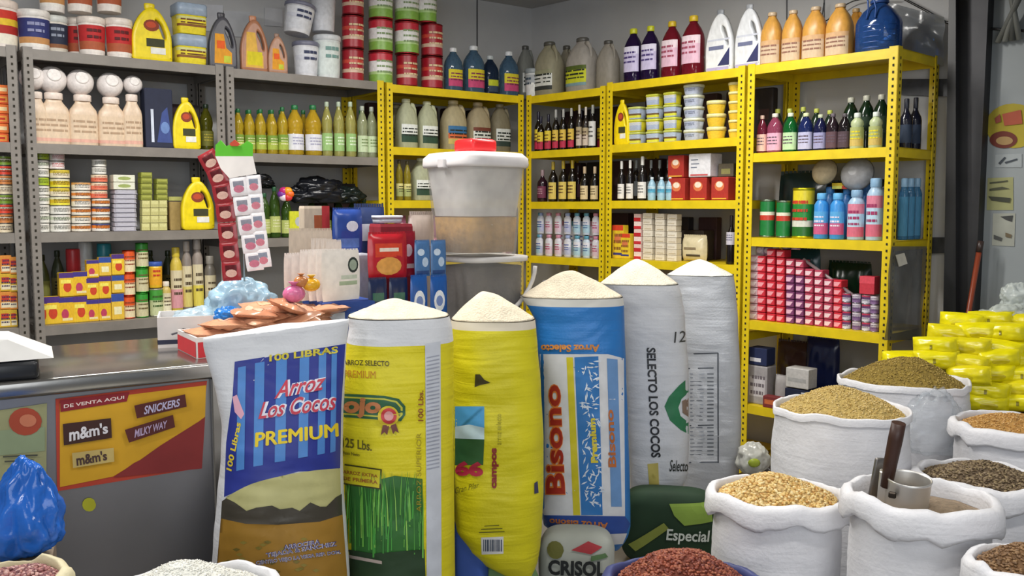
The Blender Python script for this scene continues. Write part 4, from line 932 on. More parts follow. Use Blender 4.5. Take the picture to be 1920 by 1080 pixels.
# label printer / scale at the far left of the worktop
b = MB().use(mat('202226', 'plastic')).rbox(-.13, .10, -.11, .11, 0, .05, .012)
sc_ = empty('label_scale', KR.solve(-6, .12, CZ)[1], KR.rz - .1, 'black and white counter scale at the left end of the worktop', 'scale')
link('base', b, sc_)
b = MB().use(mat('dcdad6', 'plastic')); b.add([(-.14, -.12, .052), (.135, -.10, .052), (.135, .12, .052), (-.14, .12, .052), (-.14, -.08, .115), (.03, -.08, .105), (.03, .10, .105), (-.14, .10, .115)],
    [(0, 1, 5, 4), (1, 2, 6, 5), (2, 3, 7, 6), (3, 0, 4, 7), (4, 5, 6, 7), (0, 3, 2, 1)]); link('housing', b, sc_)
b = MB().use(mat('6a4a34', 'plastic')).rbox(-.12, -.02, -.02, .06, .113, .12, .003, 1); link('display', b, sc_)

# ---- trays
def tray(name, label, px, wpx, d, dep, h, outer, inner, rz=0, open_=True):
    q, p, dd = KR.solve(px, d, CZ); W = wpx / FPX * dd; t = .005
    r = empty(name, p, KR.rz + rz, label, 'box'); b = MB().use(mat(outer, 'paper'))
    for x0, x1, y0, y1 in ((-W/2, W/2, 0, t), (-W/2, W/2, dep - t, dep), (-W/2, -W/2 + t, t, dep - t), (W/2 - t, W/2, t, dep - t)): b.box(x0, x1, y0, y1, 0, h)
    link('side', b, r); b = MB().use(mat(inner, 'paper')).box(-W/2 + t, W/2 - t, t, dep - t, 0, .006); link('bottom', b, r)
    return r, W, dd
tr_, W, dd = tray('display_tray', 'red and white display tray heaped with orange sweets packets', 508, 272, .10, .22, .062, 'e8e0dc', 'd8d0c8')
b = MB().use(mat('d03038', 'paper')); b.rect(-W/2 + .004, W/2, .002, .048, -.0012)
b.add([(-W/2 - .0012, .004, .002), (-W/2 - .0012, .218, .002), (-W/2 - .0012, .218, .048), (-W/2 - .0012, .004, .048)], [(3, 2, 1, 0)]); link('red_print', b, tr_)
wx, W2, dd = tray('carton', 'white open carton with navy base stripe at the worktop edge', 352, 104, .345, .19, .098, 'e2dcd8', 'cfd4dc', -.25)
b = MB().use(mat('2c3048', 'paper')); b.rect(-W2/2, W2/2, .012, .026, -.0012); b.add([(-W2/2 - .0012, 0, .012), (-W2/2 - .0012, .19, .012), (-W2/2 - .0012, .19, .026), (-W2/2 - .0012, 0, .026)], [(3, 2, 1, 0)])
link('stripe', b, wx); b = MB().use(mat('605c64', 'paper')); b.poly([(-.05, .045), (-.03, .05), (-.012, .062), (0, .058), (-.02, .048), (-.045, .04)], -.0014); link('emblem', b, wx)
# sweets packets heaped on the tray
sw = [pillow(c, ((a, EL(.0, .5, .2, .22)), (e, EL(.18, .62, .1, .12))), None, i, .26, 'film', wr=.10) for i, (c, a, e) in enumerate((('cc9474', 'dcae8c', 'a86a4e'), ('d4a284', 'b4765a', 'e4c8ac'), ('c48666', 'd8ac92', '8a5240')))]
q0, p0, _ = KR.solve(508, .21, CZ)
for i in range(22):
    lay = 0 if i < 9 else (1 if i < 17 else 2); k = [i, i - 9, i - 17][lay]; n = [9, 8, 5][lay]
    x = [408, 440, 480][lay] + k * [26, 24, 30][lay]
    q, p, dp = KR.solve(x, .16 + .05 * (k % 3), CZ); p.z = CZ + .055 + lay * .022 + .012 * math.sin((x - 400) / 250 * pi) + .003 * k * (lay == 0) * .3
    o = spawn(sw[i % 3], 'sweets_packet', 'orange-brown sweets packet, %s from the left, %s of the tray heap' % (ORD[k], ['bottom layer', 'middle layer', 'top layer'][lay]), 'packet', p, KR.rz + RND.uniform(-.9, .9), (.145, .10, .10), 'orange sweets packets', (math.radians(-82 + RND.uniform(-14, 14)), RND.uniform(-.25, .25)))
for x, y, c, ds, s_ in [(552, 557, 'd0709c', 'pink round lollipop bag', .075), (585, 536, 'e0a828', 'yellow sweets bag', .06), (566, 528, 'b87848', 'small brown sweets bag', .05)]:
    q, p, dp = KR.solve(x, .20, CZ + .1); p.z = max(z_at(y, p), CZ + .1) - .02
    b = MB().use(mat(c, 'film')).ball((0, 0, .4), .5, 14, 8, (1, .7, .75)); b2 = MB().use(mat(c, 'film')).lathe([(.08, .74), (.16, .86), (.25, .93)], 10)
    spawn([('body', b.mesh(), None, None), ('tied_end', b2.mesh(), None, None)], 'sweets_bag', ds + ' on top of the orange packets', 'bag', p, KR.rz, (s_, s_, s_))
# ---- light blue plastic bag in the white carton
def crumple(name, label, cat, c, rx, ry, rz_, m, seed, amp=.25, rot=0, part='film'):
    b = MB().use(m); b.ball((0, 0, 0), 1, 64, 40)
    vs = []
    for v in b.v:
        p = Vector(v); n_ = noise.noise(p * 2.2 + Vector((seed, 0, 0))) * amp + (.35 - abs(noise.noise(p * 3.4 + Vector((0, seed, 0))))) * amp * .8 + (.3 - abs(noise.noise(p * 8 + Vector((0, seed, 4))))) * amp * .35
        p = p * (1 + n_); p.z = max(p.z, -.75); vs.append((p.x*rx, p.y*ry, p.z*rz_))
    b.v = vs; o = setp(link(name, b), label, cat); o.location = c; o.rotation_euler = (0, 0, rot); return o
lb = film('a8c8dc', .7)
q, p, _ = KR.solve(455, .44, CZ); crumple('plastic_bag', 'pale blue translucent plastic bag bulging below the hanging sachets', 'bag', p + Vector((0, 0, .09)), .12, .075, .10, lb, 3, .3, KR.rz)
q, p, _ = KR.solve(372, .46, CZ); crumple('plastic_bag', 'bluish plastic bag lining the white open carton', 'bag', p + Vector((0, 0, .062)), .085, .07, .05, film('b8ccd8', .7), 8, .2, KR.rz)
q, p, _ = KR.solve(430, .33, CZ); crumple('plastic_bag', 'bright blue crumpled plastic behind the sweets heap', 'bag', p + Vector((0, 0, .09)), .045, .03, .03, mat('2a78c8', 'film'), 5, .3, KR.rz)
# ---- hanging sachet strips on a wire stand
YS = 3.02
def face_rz(p): return -math.atan2(p.x, p.y)
p = at_y(455, 400, YS + .06); base = Vector((p.x, p.y, CZ))
st = empty('wire_stand', base, face_rz(p), 'thin wire stand holding the hanging sachet strips on the worktop', 'stand')
zt = at_y(455, 292, YS + .06).z - CZ
link('rod', MB().use(mat('b0b0ac', 'metal')).tube([(0, 0, 0), (0, 0, zt - .02), (0, -.02, zt), (0, -.05, zt)], .003, 8), st)
link('foot', MB().use(mat('b0b0ac', 'metal')).lathe([(.06, 0), (.06, .006), (.01, .012)], 20), st)
def in_sheet(pts, Y, lift=0):
    out = []; 
    for x, y in pts:
        q = at_y(x, y, Y); out.append(q)
    return out
def sheet_part(b, pts, Y, m, th=.0015):
    b.use(m); f = in_sheet(pts, Y); n = len(f); o = len(b.v)
    b.v += [tuple(q - Vector((0, th, 0)) - O_) for q in f] + [tuple(q + Vector((0, th, 0)) - O_) for q in f]
    b.face([o + i for i in range(n)][::-1]); b.face([o + n + i for i in range(n)])
    for i in range(n): j = (i+1) % n; b.face((o+i, o+j, o+n+j, o+n+i))
O_ = at_y(440, 290, YS)
hc = empty('header_card', O_, 0, 'green-topped white header card above the white sachet strips', 'card')
b = MB(); sheet_part(b, [(404, 293), (404, 272), (414, 263), (424, 274), (436, 270), (450, 274), (464, 264), (474, 270), (474, 293)], YS, mat('5cc028', 'paper')); link('green_top', b, hc)
b = MB(); sheet_part(b, [(404, 293), (474, 293), (481, 326), (430, 334), (414, 316)], YS, mat('efe9e4', 'paper')); link('white_card', b, hc)
b = MB(); sheet_part(b, [(430, 270), (440, 262), (450, 270), (446, 274), (434, 274)], YS - .004, mat('c8482c', 'paper')); link('clip', b, hc)
for name, cs, ww, hh, lbl, cols in [
    ('sachet_strip', [(448, 350, .10), (455, 386, .10), (463, 422, .12), (470, 457, .10), (477, 490, .12)], 33, 35, 'left white sachet strip with pink and grey print', ('ece8ea', 'c8788c', '8c8c98')),
    ('sachet_strip', [(476, 346, .06), (480, 381, .06), (484, 416, .07), (488, 450, .08), (494, 484, .12)], 28, 35, 'right white sachet strip with pink and grey print', ('f0ecee', 'd0808e', '8890a0')),
    ('sachet_strip', [(394, 302, .5), (408, 330, .35), (417, 362, .16), (423, 398, .08), (427, 436, .07), (430, 472, .08), (434, 508, .06)], 36, 37, 'dark red sachet strip hanging left of the white ones', ('9a2a30', 'd8b0a0', '5a1418'))]:
    r = empty(name, at_y(cs[0][0], cs[0][1], YS), 0, lbl, 'sachets'); o0 = r.location.copy()
    P_ = pillow(cols[0], ((cols[2], R4(-.3, .3, .5, .8)), (cols[1], EL(0, .38, .3, .2))), None, 40, .2, 'film', wr=.02)
    for k, (x, y, tl_) in enumerate(cs):
        c = at_y(x, y, YS + (.0 if ww < 36 else .012)); sca = YS / FPX
        g = MB().use(mat(cols[0], 'film'))
        me = P_[0][1]; o = bpy.data.objects.new('sachet', me); COL.objects.link(o); o.parent = r
        o.rotation_euler = (0, tl_ * -1, 0); o.scale = (ww * sca, ww * sca * .6, hh * sca); 
        o.location = Vector((c.x, c.y, c.z)) - o0 - Matrix.Rotation(-tl_, 3, 'Y') @ Vector((0, 0, hh * sca * .5))
        if len(P_) > 2: link('print', P_[2][1], o)
# ---- white paper bags in a row, packs behind them
def kput(parts, name, lb, cat, px, w, y1, y0, d, dr=.3, group=None, zb=None, tilt=(0, 0), rz=0):
    q, p, dp = KR.solve(px, d, CZ); z0 = z_at(y0, p) if zb is None else zb
    return put(parts, name, lb, cat, KR, CZ, px, w, y1, d, dr, group, tilt, rz, zb=max(z0, CZ + .002), ht=z_at(y1, KR.at((q), d)) - max(z0, CZ + .002))
b = carton('2a4a98', (('c8d0e0', R4(-.4, -.1, .3, .7)), ('4a70b8', R4(.0, .4, .3, .7))), None)
kput(b, 'carton', 'blue and white carton under the row of white paper bags', 'carton', 636, 108, 566, 640, .25, 1.0)
zb_ = z_at(566, KR.solve(636, .25, CZ)[1]) + .002
wpk = pillow('ebe4de', (), None, 50, .16, 'paper', wr=.02)
wpf = pillow('eee8e2', (('2c3430', EL(.32, .70, .14, .16)), ('9aa898', EL(.32, .70, .1, .11)), ('a8b89a', R4(-.05, .42, .30, .38)), ('c8d0c0', R4(0, .42, .42, .5))), None, 51, .16, 'paper', wr=.02)
for i, (x, w_) in enumerate([(563, 72), (577, 72), (592, 72), (608, 74), (623, 76), (640, 92)]):
    kput(wpf if i == 5 else wpk, 'paper_bag', 'white paper bag ' + ('with round black emblem at the front of the row' if i == 5 else 'behind, %s from the left of the row' % ORD[i]), 'bag', x, w_, 470 - (i < 2) * -6, 566, .255 - .0 + (5 - i) * .022, .1, None, zb_, rz=.25)
for i, x in enumerate((563, 585, 606)):
    kput(pillow('d8c8b4', (), None, 55 + i, .2, 'paper'), 'packet', lab('beige packet', i, 3, 'in the row behind the white paper bags'), 'packet', x, 42, 432, 560, .42, .3)
for i in range(4):
    kput(pillow('e4d8cc', (('5a5048', EL(-.1, .8, .08, .04)),), None, 60 + i, .2, 'paper'), 'packet', lab('cream packet standing', i, 4, 'between beige packets and blue packet'), 'packet', 600 + i * 9, 34, 450 + i, 560, .36 - i * .008, .15)
kput(carton('c8b8a4', (('a8542c', R4(-.1, .2, .2, .9)), ('7a9a40', R4(-.1, .1, .4, .7)), ('b82c30', R4(.2, .5, 0, 1))), None), 'carton', 'beige, green and red carton behind the beige packets', 'carton', 592, 52, 386, 560, .52, .5)
kput(carton('c8ccd8', (), None), 'carton', 'pale carton supporting the upright dark blue packet', 'carton', 655, 62, 476, 600, .42, .8)
kput(pillow('2c4a98', (('e0e4f0', EL(.12, .62, .2, .12)), ('5a78b8', R4(-.35, .35, .15, .35))), None, 65, .4), 'packet', 'tall dark blue packet with white oval mark', 'packet', 652, 62, 392, 478, .44, .6)
kput(pillow('30406e', (('c8ccd8', R4(-.35, .1, .7, .85)),), None, 66, .5), 'packet', 'dark navy bag behind the tall blue packet', 'packet', 695, 66, 388, 600, .56, .5)
# right-hand packs
nv = pillow('1e2a50', (('e0e4ec', R4(-.3, .34, .3, .42)), ('3a6a5a', R4(-.3, .3, .6, .75))), None, 70, .4)
nv2 = pillow('2058a8', (('e8ecf4', EL(0, .55, .32, .2)), ('7a90c8', EL(0, .55, .2, .1)), ('e0e8f4', R4(-.35, .35, .1, .2))), None, 71, .4)
for i, x in enumerate((709, 748)): kput(nv, 'packet', ['left', 'right'][i] + ' navy packet with white lettering strip in the bottom row', 'packet', x, 40, 524, 640, .24, .5, 'navy packets')
for i, x in enumerate((786, 823)): kput(nv2, 'packet', ['left', 'right'][i] + ' bright blue packet with white oval in the bottom row', 'packet', x, 37, 519, 640, .22, .5, 'bright blue packets')
q, p, _ = KR.solve(748, .26, CZ); zt_ = z_at(523, p)
rp = pillow('b8202c', (('d8482c', R4(-.34, .34, .48, .78)), ('e0a050', EL(0, .28, .32, .2)), ('f0e0d0', R4(-.24, .24, .6, .68))), None, 72, .4)
kput(rp, 'packet', 'big red biscuit packet with orange window on the navy packets', 'packet', 727, 84, 438, 523, .25, .45, None, zt_)
kput(pillow('98182c', (('d8b8c0', EL(0, .6, .25, .14)), ('c8a8a8', R4(-.35, .35, .2, .3))), None, 73, .4), 'packet', 'dark red packet right of the big red one', 'packet', 765, 34, 436, 523, .29, .5, None, zt_)
bw = pillow('4a74a8', (('c8d8ec', EL(-.12, .68, .22, .1)), ('b8cce4', EL(.14, .4, .2, .14)), ('2c4a80', R4(-.4, .4, .05, .16))), None, 74, .4)
for i, x in enumerate((792, 822)): kput(bw, 'packet', ['left', 'right'][i] + ' light blue and white packet on the bright blue packets', 'packet', x, 34, 452, 519, .24, .5, 'light blue packets', z_at(519, KR.solve(800, .24, CZ)[1]))
kput(carton('8c1c2c', (), None), 'carton', 'dark red carton behind the big red biscuit packet', 'carton', 735, 70, 420, 600, .42, .7)
kput(tub('b8bcc8', 'ccd0d8', (), None, .95, 5, .4), 'tub', 'grey lidded plastic box on the dark red carton', 'tub', 726, 56, 404, 420, .43, .7, None, z_at(420, KR.solve(735, .42, CZ)[1]) + .002)
kput(pillow('dcccc0', (('a8885c', R4(-.3, .3, .45, .7)),), None, 76, .5), 'bag', 'cream bag with tan panel left of the big grain tub', 'bag', 792, 54, 402, 600, .44, .5)
# ---- plastic bags and flowers of colour hanging on the shelf behind
for (x, y, rx, ry, c, ds, sd) in [(598, 372, .16, .075, '181a20', 'black plastic bag slumped on the bottles below the oil shelf', 2), (480, 352, .09, .045, '1a1c20', 'smaller black plastic bag beside the hanging sachets', 6), (650, 378, .10, .05, '18201e', 'dark green-black bag right of the slumped one', 9)]:
    q, p, dp = LR.solve(x, .12, 1.47); p.z = z_at(y, p) + .03
    crumple('plastic_bag', ds, 'bag', p, rx, .07, ry, mat(c, 'gloss', rough=.25), sd, .35, LR.rz)
q, p, dp = LR.solve(537, .02, 1.5); p.z = z_at(364, p)
b = MB()
for k, c in enumerate(('e86820', 'f0a020', 'c8307a', '7a3a9a', 'e8d8e0', 'd83838')):
    a = k * 1.05; b.use(mat(c, 'film')); b.ball((.02*math.cos(a), -.012, .02*math.sin(a)), .026, 10, 6, (1, .5, .8))
setp(link('foil_bow', b), 'orange, pink and purple foil bow hanging before the black bag', 'bow').location = p
# ---- translucent tubs with grain
def grain_tub(px, y0, y1, wtop, wbot, d, label, gy, lidded, ztop=None, gcol='c0a070', zb=None, alpha=.5, inner='c8c6c2'):
    q, p, dp = KR.solve(px, d, CZ if zb is None else zb); z0 = CZ + .001 if zb is None else zb
    H = z_at(y1, p) - z0; a, c = wtop/2/FPX*dp, wbot/2/FPX*dp; e = 4.2
    r = empty('grain_tub', Vector((p.x, p.y, z0)), KR.rz + .12, label, 'tub')
    m = film('d8d6d4', alpha, .3)
    link('wall', MB().use(m).lathe([(c*.96, 0), (c, .01), (a*.97, H - .03), (a, H - .028), (a, H)], 40, e, capt=False), r)
    if lidded:
        link('lid', MB().use(mat('dcd8d8', 'plastic')).lathe([(a*1.04, H - .03), (a*1.06, H - .02), (a*1.05, H + .004), (a*.93, H + .022), (a*.85, H + .024)], 40, e), r)
    g = z_at(gy, p) - z0; rr = c*.95 + (a*.93 - c*.95) * g / H
    return r, H, a, c, g, rr, p
r, H, a, c, g, rr, p = grain_tub(905, 620, 478, 134, 120, .30, 'lower translucent bucket with a wire handle under the grain tub', 494, False, alpha=.25)
hb = [(a*1.02*math.cos(t) , -a*.97 - .012, H*.62 - .11*math.sin(t)*1.0 + .06*math.cos(t)) for t in [pi*k/14 for k in range(15)]]
link('handle', MB().use(mat('c8c6c4', 'plastic')).tube(hb, .008, 8), r)
link('rim', MB().use(mat('cfccca', 'plastic')).lathe([(a*.99, H - .022), (a*1.05, H - .02), (a*1.05, H - .002), (a*.99, H)], 40, 4.2), r)
gm = MB().use(mat('3c3532', 'grain', .2, 30, bump=.5)).lathe([(c*.97, .006), (rr*.985, g*.97), (rr*.5, g), (.001, g*1.03)], 40, 4.2)
o = setp(link('dark_grain', gm), 'dark seeds filling the lower translucent bucket', 'seeds', kind='stuff'); o.location = r.location; o.rotation_euler = r.rotation_euler
zlow = r.location.z + H + .002
r, H, a, c, g, rr, p = grain_tub(892, 470, 300, 156, 126, .28, 'tall translucent square tub with white lid and red knob, half empty', 407, True, zb=zlow, alpha=.28)
link('knob', MB().use(mat('e02428', 'plastic')).rbox(-a*.38, a*.38, -a*.38, a*.38, H + .024, H + .075, .014, 2), r)
link('liner', MB().use(film('e4e2e0', .72, .4)).lathe([(rr*.97, g + .004), (a*.95, H - .03)], 40, 4.2, capb=False, capt=False), r)
for s in (-1, 1): link('latch', MB().use(mat('d0cccc', 'plastic')).rbox(s*a*1.05 - .012, s*a*1.05 + .012, -.04, .0, H - .035, H + .0, .004, 1), r)
gm = MB().use(mat('a07a3c', 'grain', .2, 40, bump=.4)).lathe([(c*.95, .014), (rr*.985, g), (rr*.5, g*1.03), (.001, g*1.0)], 40, 4.2)
o = setp(link('tan_grain', gm), 'tan grain lying in the bottom of the tall tub', 'grain', kind='stuff'); o.location = r.location; o.rotation_euler = r.rotation_euler
# ================================================================== STANDING RICE SACKS
def smooth(t): t = max(0, min(1, t)); return t*t*(3-2*t)
class Sack:
    def __init__(s, name, label, rows, Y, b, base, cat='sack', bands=(), seed=1, e=2.5, wr=.0045, tilt_top=0, kind='cloth', flat=False, lobes=None, rough=.5):
        # rows: (photo row, left edge, right edge) of the silhouette at distance Y
        s.Y = Y; xm = sum((r[1]+r[2])/2 for r in rows) / len(rows); c = at_y(xm, 540, Y)
        s.O = Vector((c.x, c.y, 0)); s.rz = face_rz(c); s.X = Vector((math.cos(s.rz), math.sin(s.rz), 0)); s.N = Vector((-math.sin(s.rz), math.cos(s.rz), 0))
        s.seed = seed; s.e = e; s.wr = wr; s.tt = tilt_top; s.fl = 1 if flat else 0; s.prof = []
        for py, xl, xr in rows:
            l, r = s.onplane(xl, py, 0), s.onplane(xr, py, 0); s.prof.append(((l[1]+r[1])/2, (l[0]+r[0])/2, (r[0]-l[0])/2))
        s.prof.sort(); s.z0, s.z1 = s.prof[0][0], s.prof[-1][0]; s.b = b
        NV, NU = 100, 96; mb = MB()
        for k in range(NV + 1):
            z = s.z0 + (s.z1 - s.z0) * k / NV; cx, a = s.cs(z); bb = s.bd(z)
            for i in range(NU):
                an = 2*pi*i/NU; x = a*sgnpow(math.cos(an), 2/e); y = bb*sgnpow(math.sin(an), 2/e)
                xn = abs(x/a); y += -s.disp(cx + x, z) * (1 - xn**4) * (1 if y < 0 else -1) + 0
                mb.v.append((cx + x, y, z + s.shear(x, z)))
        for k in range(NV):
            z = s.z0 + (s.z1 - s.z0) * (k + .5) / NV; m = base
            for zt, mm in bands:
                if z > s.zpx(zt): m = mm
            mb.use(m)
            for i in range(NU): j = (i+1) % NU; mb.face((k*NU+i, k*NU+j, (k+1)*NU+j, (k+1)*NU+i), True)
        mb.use(base); mb.face(list(range(NU))[::-1])
        s.r = empty(name, s.O, s.rz, label, cat); 
        if flat:
            # closed, folded top: a gently sagging cloth cap
            o = len(mb.v); cx, a = s.cs(s.z1); bb = s.bd(s.z1); mb.use(bands[0][1] if bands else base); prev = NV*NU
            for q in (.93, .8, .6, .4, .2, .02):
                st_ = len(mb.v)
                for i in range(NU):
                    an = 2*pi*i/NU; x = a*q*sgnpow(math.cos(an), 2/e); y = bb*q*sgnpow(math.sin(an), 2/e)
                    mb.v.append((cx + x, y, s.z1 + s.shear(x, s.z1) + .012*(1-q) + .004*noise.noise(Vector((x*20, y*20, seed)))))
                for i in range(NU): j = (i+1) % NU; mb.face((prev+i, prev+j, st_+j, st_+i), True)
                prev = st_
            mb.face([prev + i for i in range(NU)])
        s.body = link('woven_bag', mb, s.r)
    def onplane(s, px, py, y):
        r = ray(px, py); A = s.O + s.N * y; t = (s.N.x*A.x + s.N.y*A.y) / (s.N.x*r.x + s.N.y*r.y)
        p = Vector((0, 0, CH)) + r*t; return (p - s.O).dot(s.X), p.z
    def zpx(s, py): return s.onplane(960, py, 0)[1] if False else CH + (s.O.y) * 0 + s.onplane(sum((1, 1)) * 0 + 960 + s.O.x / s.O.y * FPX, py, 0)[1] - CH
    def cs(s, z):
        P = s.prof
        if z <= P[0][0]: return P[0][1], P[0][2]
        for i in range(len(P) - 1):
            if z <= P[i+1][0]:
                t = (z - P[i][0]) / max(1e-6, P[i+1][0] - P[i][0]); 
                if P[i+1][0] - P[i][0] > .06: t = smooth(t) * .6 + t * .4
                return P[i][1] + (P[i+1][1] - P[i][1]) * t, P[i][2] + (P[i+1][2] - P[i][2]) * t
        return P[-1][1], P[-1][2]
    def bd(s, z):
        cx, a = s.cs(z); am = max(p[2] for p in s.prof); u = (z - s.z0) / (s.z1 - s.z0)
        return s.b * (1 - s.fl * .72 * smooth((u - .72)/.28)) * (.35 + .65 * (a/am)) * (.9 + .1*math.sin(u*pi)) * (1 - .25 * max(0, u - .85) / .15 * 0)
    def shear(s, x, z): u = (z - s.z0) / (s.z1 - s.z0); return s.tt * x * smooth((u - .8) / .2)
    def disp(s, x, z):
        w = s.wr; sd = s.seed
        f = noise.noise(Vector((x*5, z*55 + noise.noise(Vector((x*4, z*6, sd)))*5, sd)))
        g = noise.noise(Vector((x*4, z*9, sd + 9)))
        h = noise.noise(Vector((x*14 + z*6, z*22, sd + 5)))
        return w * (f * .8 + g * 1.6 + h * .5)
    def front(s, x, z, lift):
        cx, a = s.cs(z); xn = max(-.992, min(.992, (x - cx)/a)); bb = s.bd(z)
        return -bb * (1 - abs(xn)**s.e) ** (1/s.e) - s.disp(cx + xn*a, z) * (1 - abs(xn)**4) - lift
    def P(s, px, py, lift):
        y = -s.b
        for _ in range(5):
            x, z = s.onplane(px, py, y); cx, a = s.cs(z); x = max(cx - a*.992, min(cx + a*.992, x)); y = s.front(x, z, lift)
        return (x + 0, y, z + s.shear(x - cx, z))
    def geo(s, vs, fs, lift, mb, m, grid=7):
        bm = bmesh.new(); bv = [bm.verts.new((x, y, 0)) for x, y in vs]
        for f in fs:
            try: bm.faces.new([bv[i] for i in f])
            except ValueError: pass
        bmesh.ops.triangulate(bm, faces=bm.faces[:])
        for ax in (0, 1):
            lo, hi = min(v[ax] for v in vs), max(v[ax] for v in vs); n = int((hi - lo) / grid)
            for k in range(1, n + 1):
                q = lo + (hi - lo) * k / (n + 1); co = (q, 0, 0) if ax == 0 else (0, q, 0); no = (1, 0, 0) if ax == 0 else (0, 1, 0)
                bmesh.ops.bisect_plane(bm, geom=bm.verts[:] + bm.edges[:] + bm.faces[:], plane_co=co, plane_no=no)
        bm.verts.index_update(); mb.use(m)
        mb.add([s.P(v.co.x, v.co.y, lift) for v in bm.verts], [[q.index for q in f.verts] for f in bm.faces], True); bm.free()
    def poly(s, mb, pts, col, lift=.002, kind='cloth', grid=7): s.geo(pts, [tuple(range(len(pts)))], lift, mb, mat(col, kind, .07, 20, .5), grid)
    def text(s, mb, txt, quad, col, bold=0, shear=0, lift=.0045, grid=9):
        vs, fs = text_fit(txt, bold, shear); bl, br, tr, tl = [Vector(p) for p in quad]
        out = [tuple(bl*(1-u)*(1-v) + br*u*(1-v) + tr*u*v + tl*(1-u)*v) for u, v in vs]
        s.geo(out, fs, lift, mb, mat(col, 'cloth', .05, 20, .5), grid)
    def part(s, name, mb, label=None):
        o = link(name, mb, s.r)
        if label: o['label'] = label
def mound(name, label, cx, cy, rz_, a, b, z, apex, ax, ay, m, e=2.3, amp=.004, seed=1, n=64, k=22, shape=1.25, kern=None, lip=.03):
    # heap of grain: base ellipse a x b at (cx, cy, z), summit offset (ax, ay) and height apex
    g = MB().use(m); X = Vector((math.cos(rz_), math.sin(rz_))); N = Vector((-math.sin(rz_), math.cos(rz_)))
    def pt(an, t):
        x = a*t*sgnpow(math.cos(an), 2/e) + ax*(1-t); y = b*t*sgnpow(math.sin(an), 2/e) + ay*(1-t)
        h = apex * (1 - (t*t + .018)**(.5*shape)) / (1 - .018**(.5*shape)) if t > 0 else apex
        h = max(h, 0) * (1 if t > 0 else 1)
        return Vector((x, y, h + amp * noise.noise(Vector((x*28, y*28, seed))) + amp*2.2 * noise.noise(Vector((x*8, y*8, seed+4))) * min(1, (1-t)*4)))
    for q in range(k + 1):
        t = 1 - q/k*.985
        for i in range(n): g.v.append(tuple(pt(2*pi*i/n, t)))
    for q in range(k):
        for i in range(n): j = (i+1) % n; g.face((q*n+i, q*n+j, (q+1)*n+j, (q+1)*n+i), True)
    g.face([k*n + i for i in range(n)]); o0 = len(g.v)
    for i in range(n): x, y, zz = g.v[i]; g.v.append((x*.98, y*.98, -lip))
    for i in range(n): j = (i+1) % n; g.face((o0+i, o0+j, j, i), True)
    if kern:
        cnt, sl, sw_, cols, fl = kern; rr = random.Random(seed)
        ks = []
        for c in cols: ks.append(mat(c, 'grain', .12, 30, .55))
        base = MB().ball((0, 0, 0), 1, 6, 4)
        for _ in range(cnt):
            t = math.sqrt(rr.random()) * .99; an = rr.random()*2*pi; p = pt(an, t)
            M = Matrix.Rotation(rr.uniform(0, 2*pi), 3, 'Z') @ Matrix.Rotation(rr.uniform(-.6, .6), 3, 'Y')
            g.use(rr.choice(ks)); f = rr.uniform(.8, 1.15)
            g.add([tuple(p + Vector((0, 0, sw_*.3)) + M @ Vector((v[0]*sl*f, v[1]*sw_*f, v[2]*sw_*fl*f))) for v in base.v], base.f, True)
    o = link(name, g); o.location = (cx, cy, z); o.rotation_euler = (0, 0, rz_); return setp(o, label, 'grain', kind='stuff')
WHT, WHB = mat('d8dade', 'cloth', .04, 14, .55, .15, 120, .2), mat('c9cdd4', 'cloth', .04, 14, .55, .15, 120, .2)
YLW, YLW2 = mat('ddd018', 'cloth', .05, 10, .5, .12, 120, .3), mat('d6cc14', 'cloth', .05, 10, .5, .12, 120, .3)
RICE = mat('e0d4bc', 'grain', .08, 40, .85, .5, 160); RICE2 = mat('dad4c2', 'grain', .07, 40, .85, .5, 160); RICE3 = mat('dcdcd2', 'grain', .06, 40, .85, .5, 160)
def sack_rice(S, label, apex_px, m, shape=1.15, fr=.985):
    cx, a = S.cs(S.z1); b = S.bd(S.z1); x, zz = S.onplane(apex_px[0], apex_px[1], 0)
    p = S.O + S.X * cx
    return mound('rice', label, p.x, p.y, S.rz, a*fr, b*fr, S.z1 + .003, zz - S.z1 - .003, x - cx, 0, m, S.e, .003, S.seed, shape=shape, lip=.002)

# ---- S1: blue and white striped sack
S = Sack('rice_sack', 'closed white rice sack with blue stripes and red script lettering at the left', [(616, 380, 655), (634, 381, 653), (655, 386, 650), (690, 396, 648), (730, 406, 646), (790, 416, 643), (850, 414, 642), (920, 407, 644), (1000, 400, 650), (1080, 395, 655), (1250, 392, 660), (1395, 402, 650)], 2.46, .155, WHT, seed=3, tilt_top=.10, flat=True, wr=.005, e=2.6)
b = MB(); S.poly(b, [(440, 672), (648, 655), (640, 760), (638, 882), (560, 884), (480, 905), (420, 932), (424, 830), (436, 740)], '26348e', .0016); S.part('blue_panel', b)
b = MB()
for x0, x1, y0, y1 in ((446, 461, 682, 880), (478, 496, 676, 872), (518, 538, 672, 864), (562, 580, 668, 856), (598, 612, 664, 850), (622, 632, 662, 846)):
    S.poly(b, [(x0, y0 + 2), (x1, y0), (x1 - 3, y1), (x0 - 3, y1 + 3)], '4c86cc', .0028)
S.part('light_stripes', b)
b = MB(); S.poly(b, [(436, 742), (444, 738), (452, 760), (458, 776), (452, 786), (440, 772)], 'e0a8bc', .0036); S.part('pink_emblem', b)
b = MB()
for t, q in (('Arroz', [(514, 748), (610, 732), (612, 702), (516, 716)]), ('Los Cocos', [(484, 786), (632, 768), (630, 736), (486, 754)])):
    S.text(b, t, q, 'e8e8f4', .085, .35, .0042)
S.part('lettering_outline', b)
b = MB()
for t, q in (('Arroz', [(514, 748), (610, 732), (612, 702), (516, 716)]), ('Los Cocos', [(484, 786), (632, 768), (630, 736), (486, 754)])):
    S.text(b, t, q, 'c83c50', .012, .35, .0062)
S.part('script_lettering', b)
b = MB()
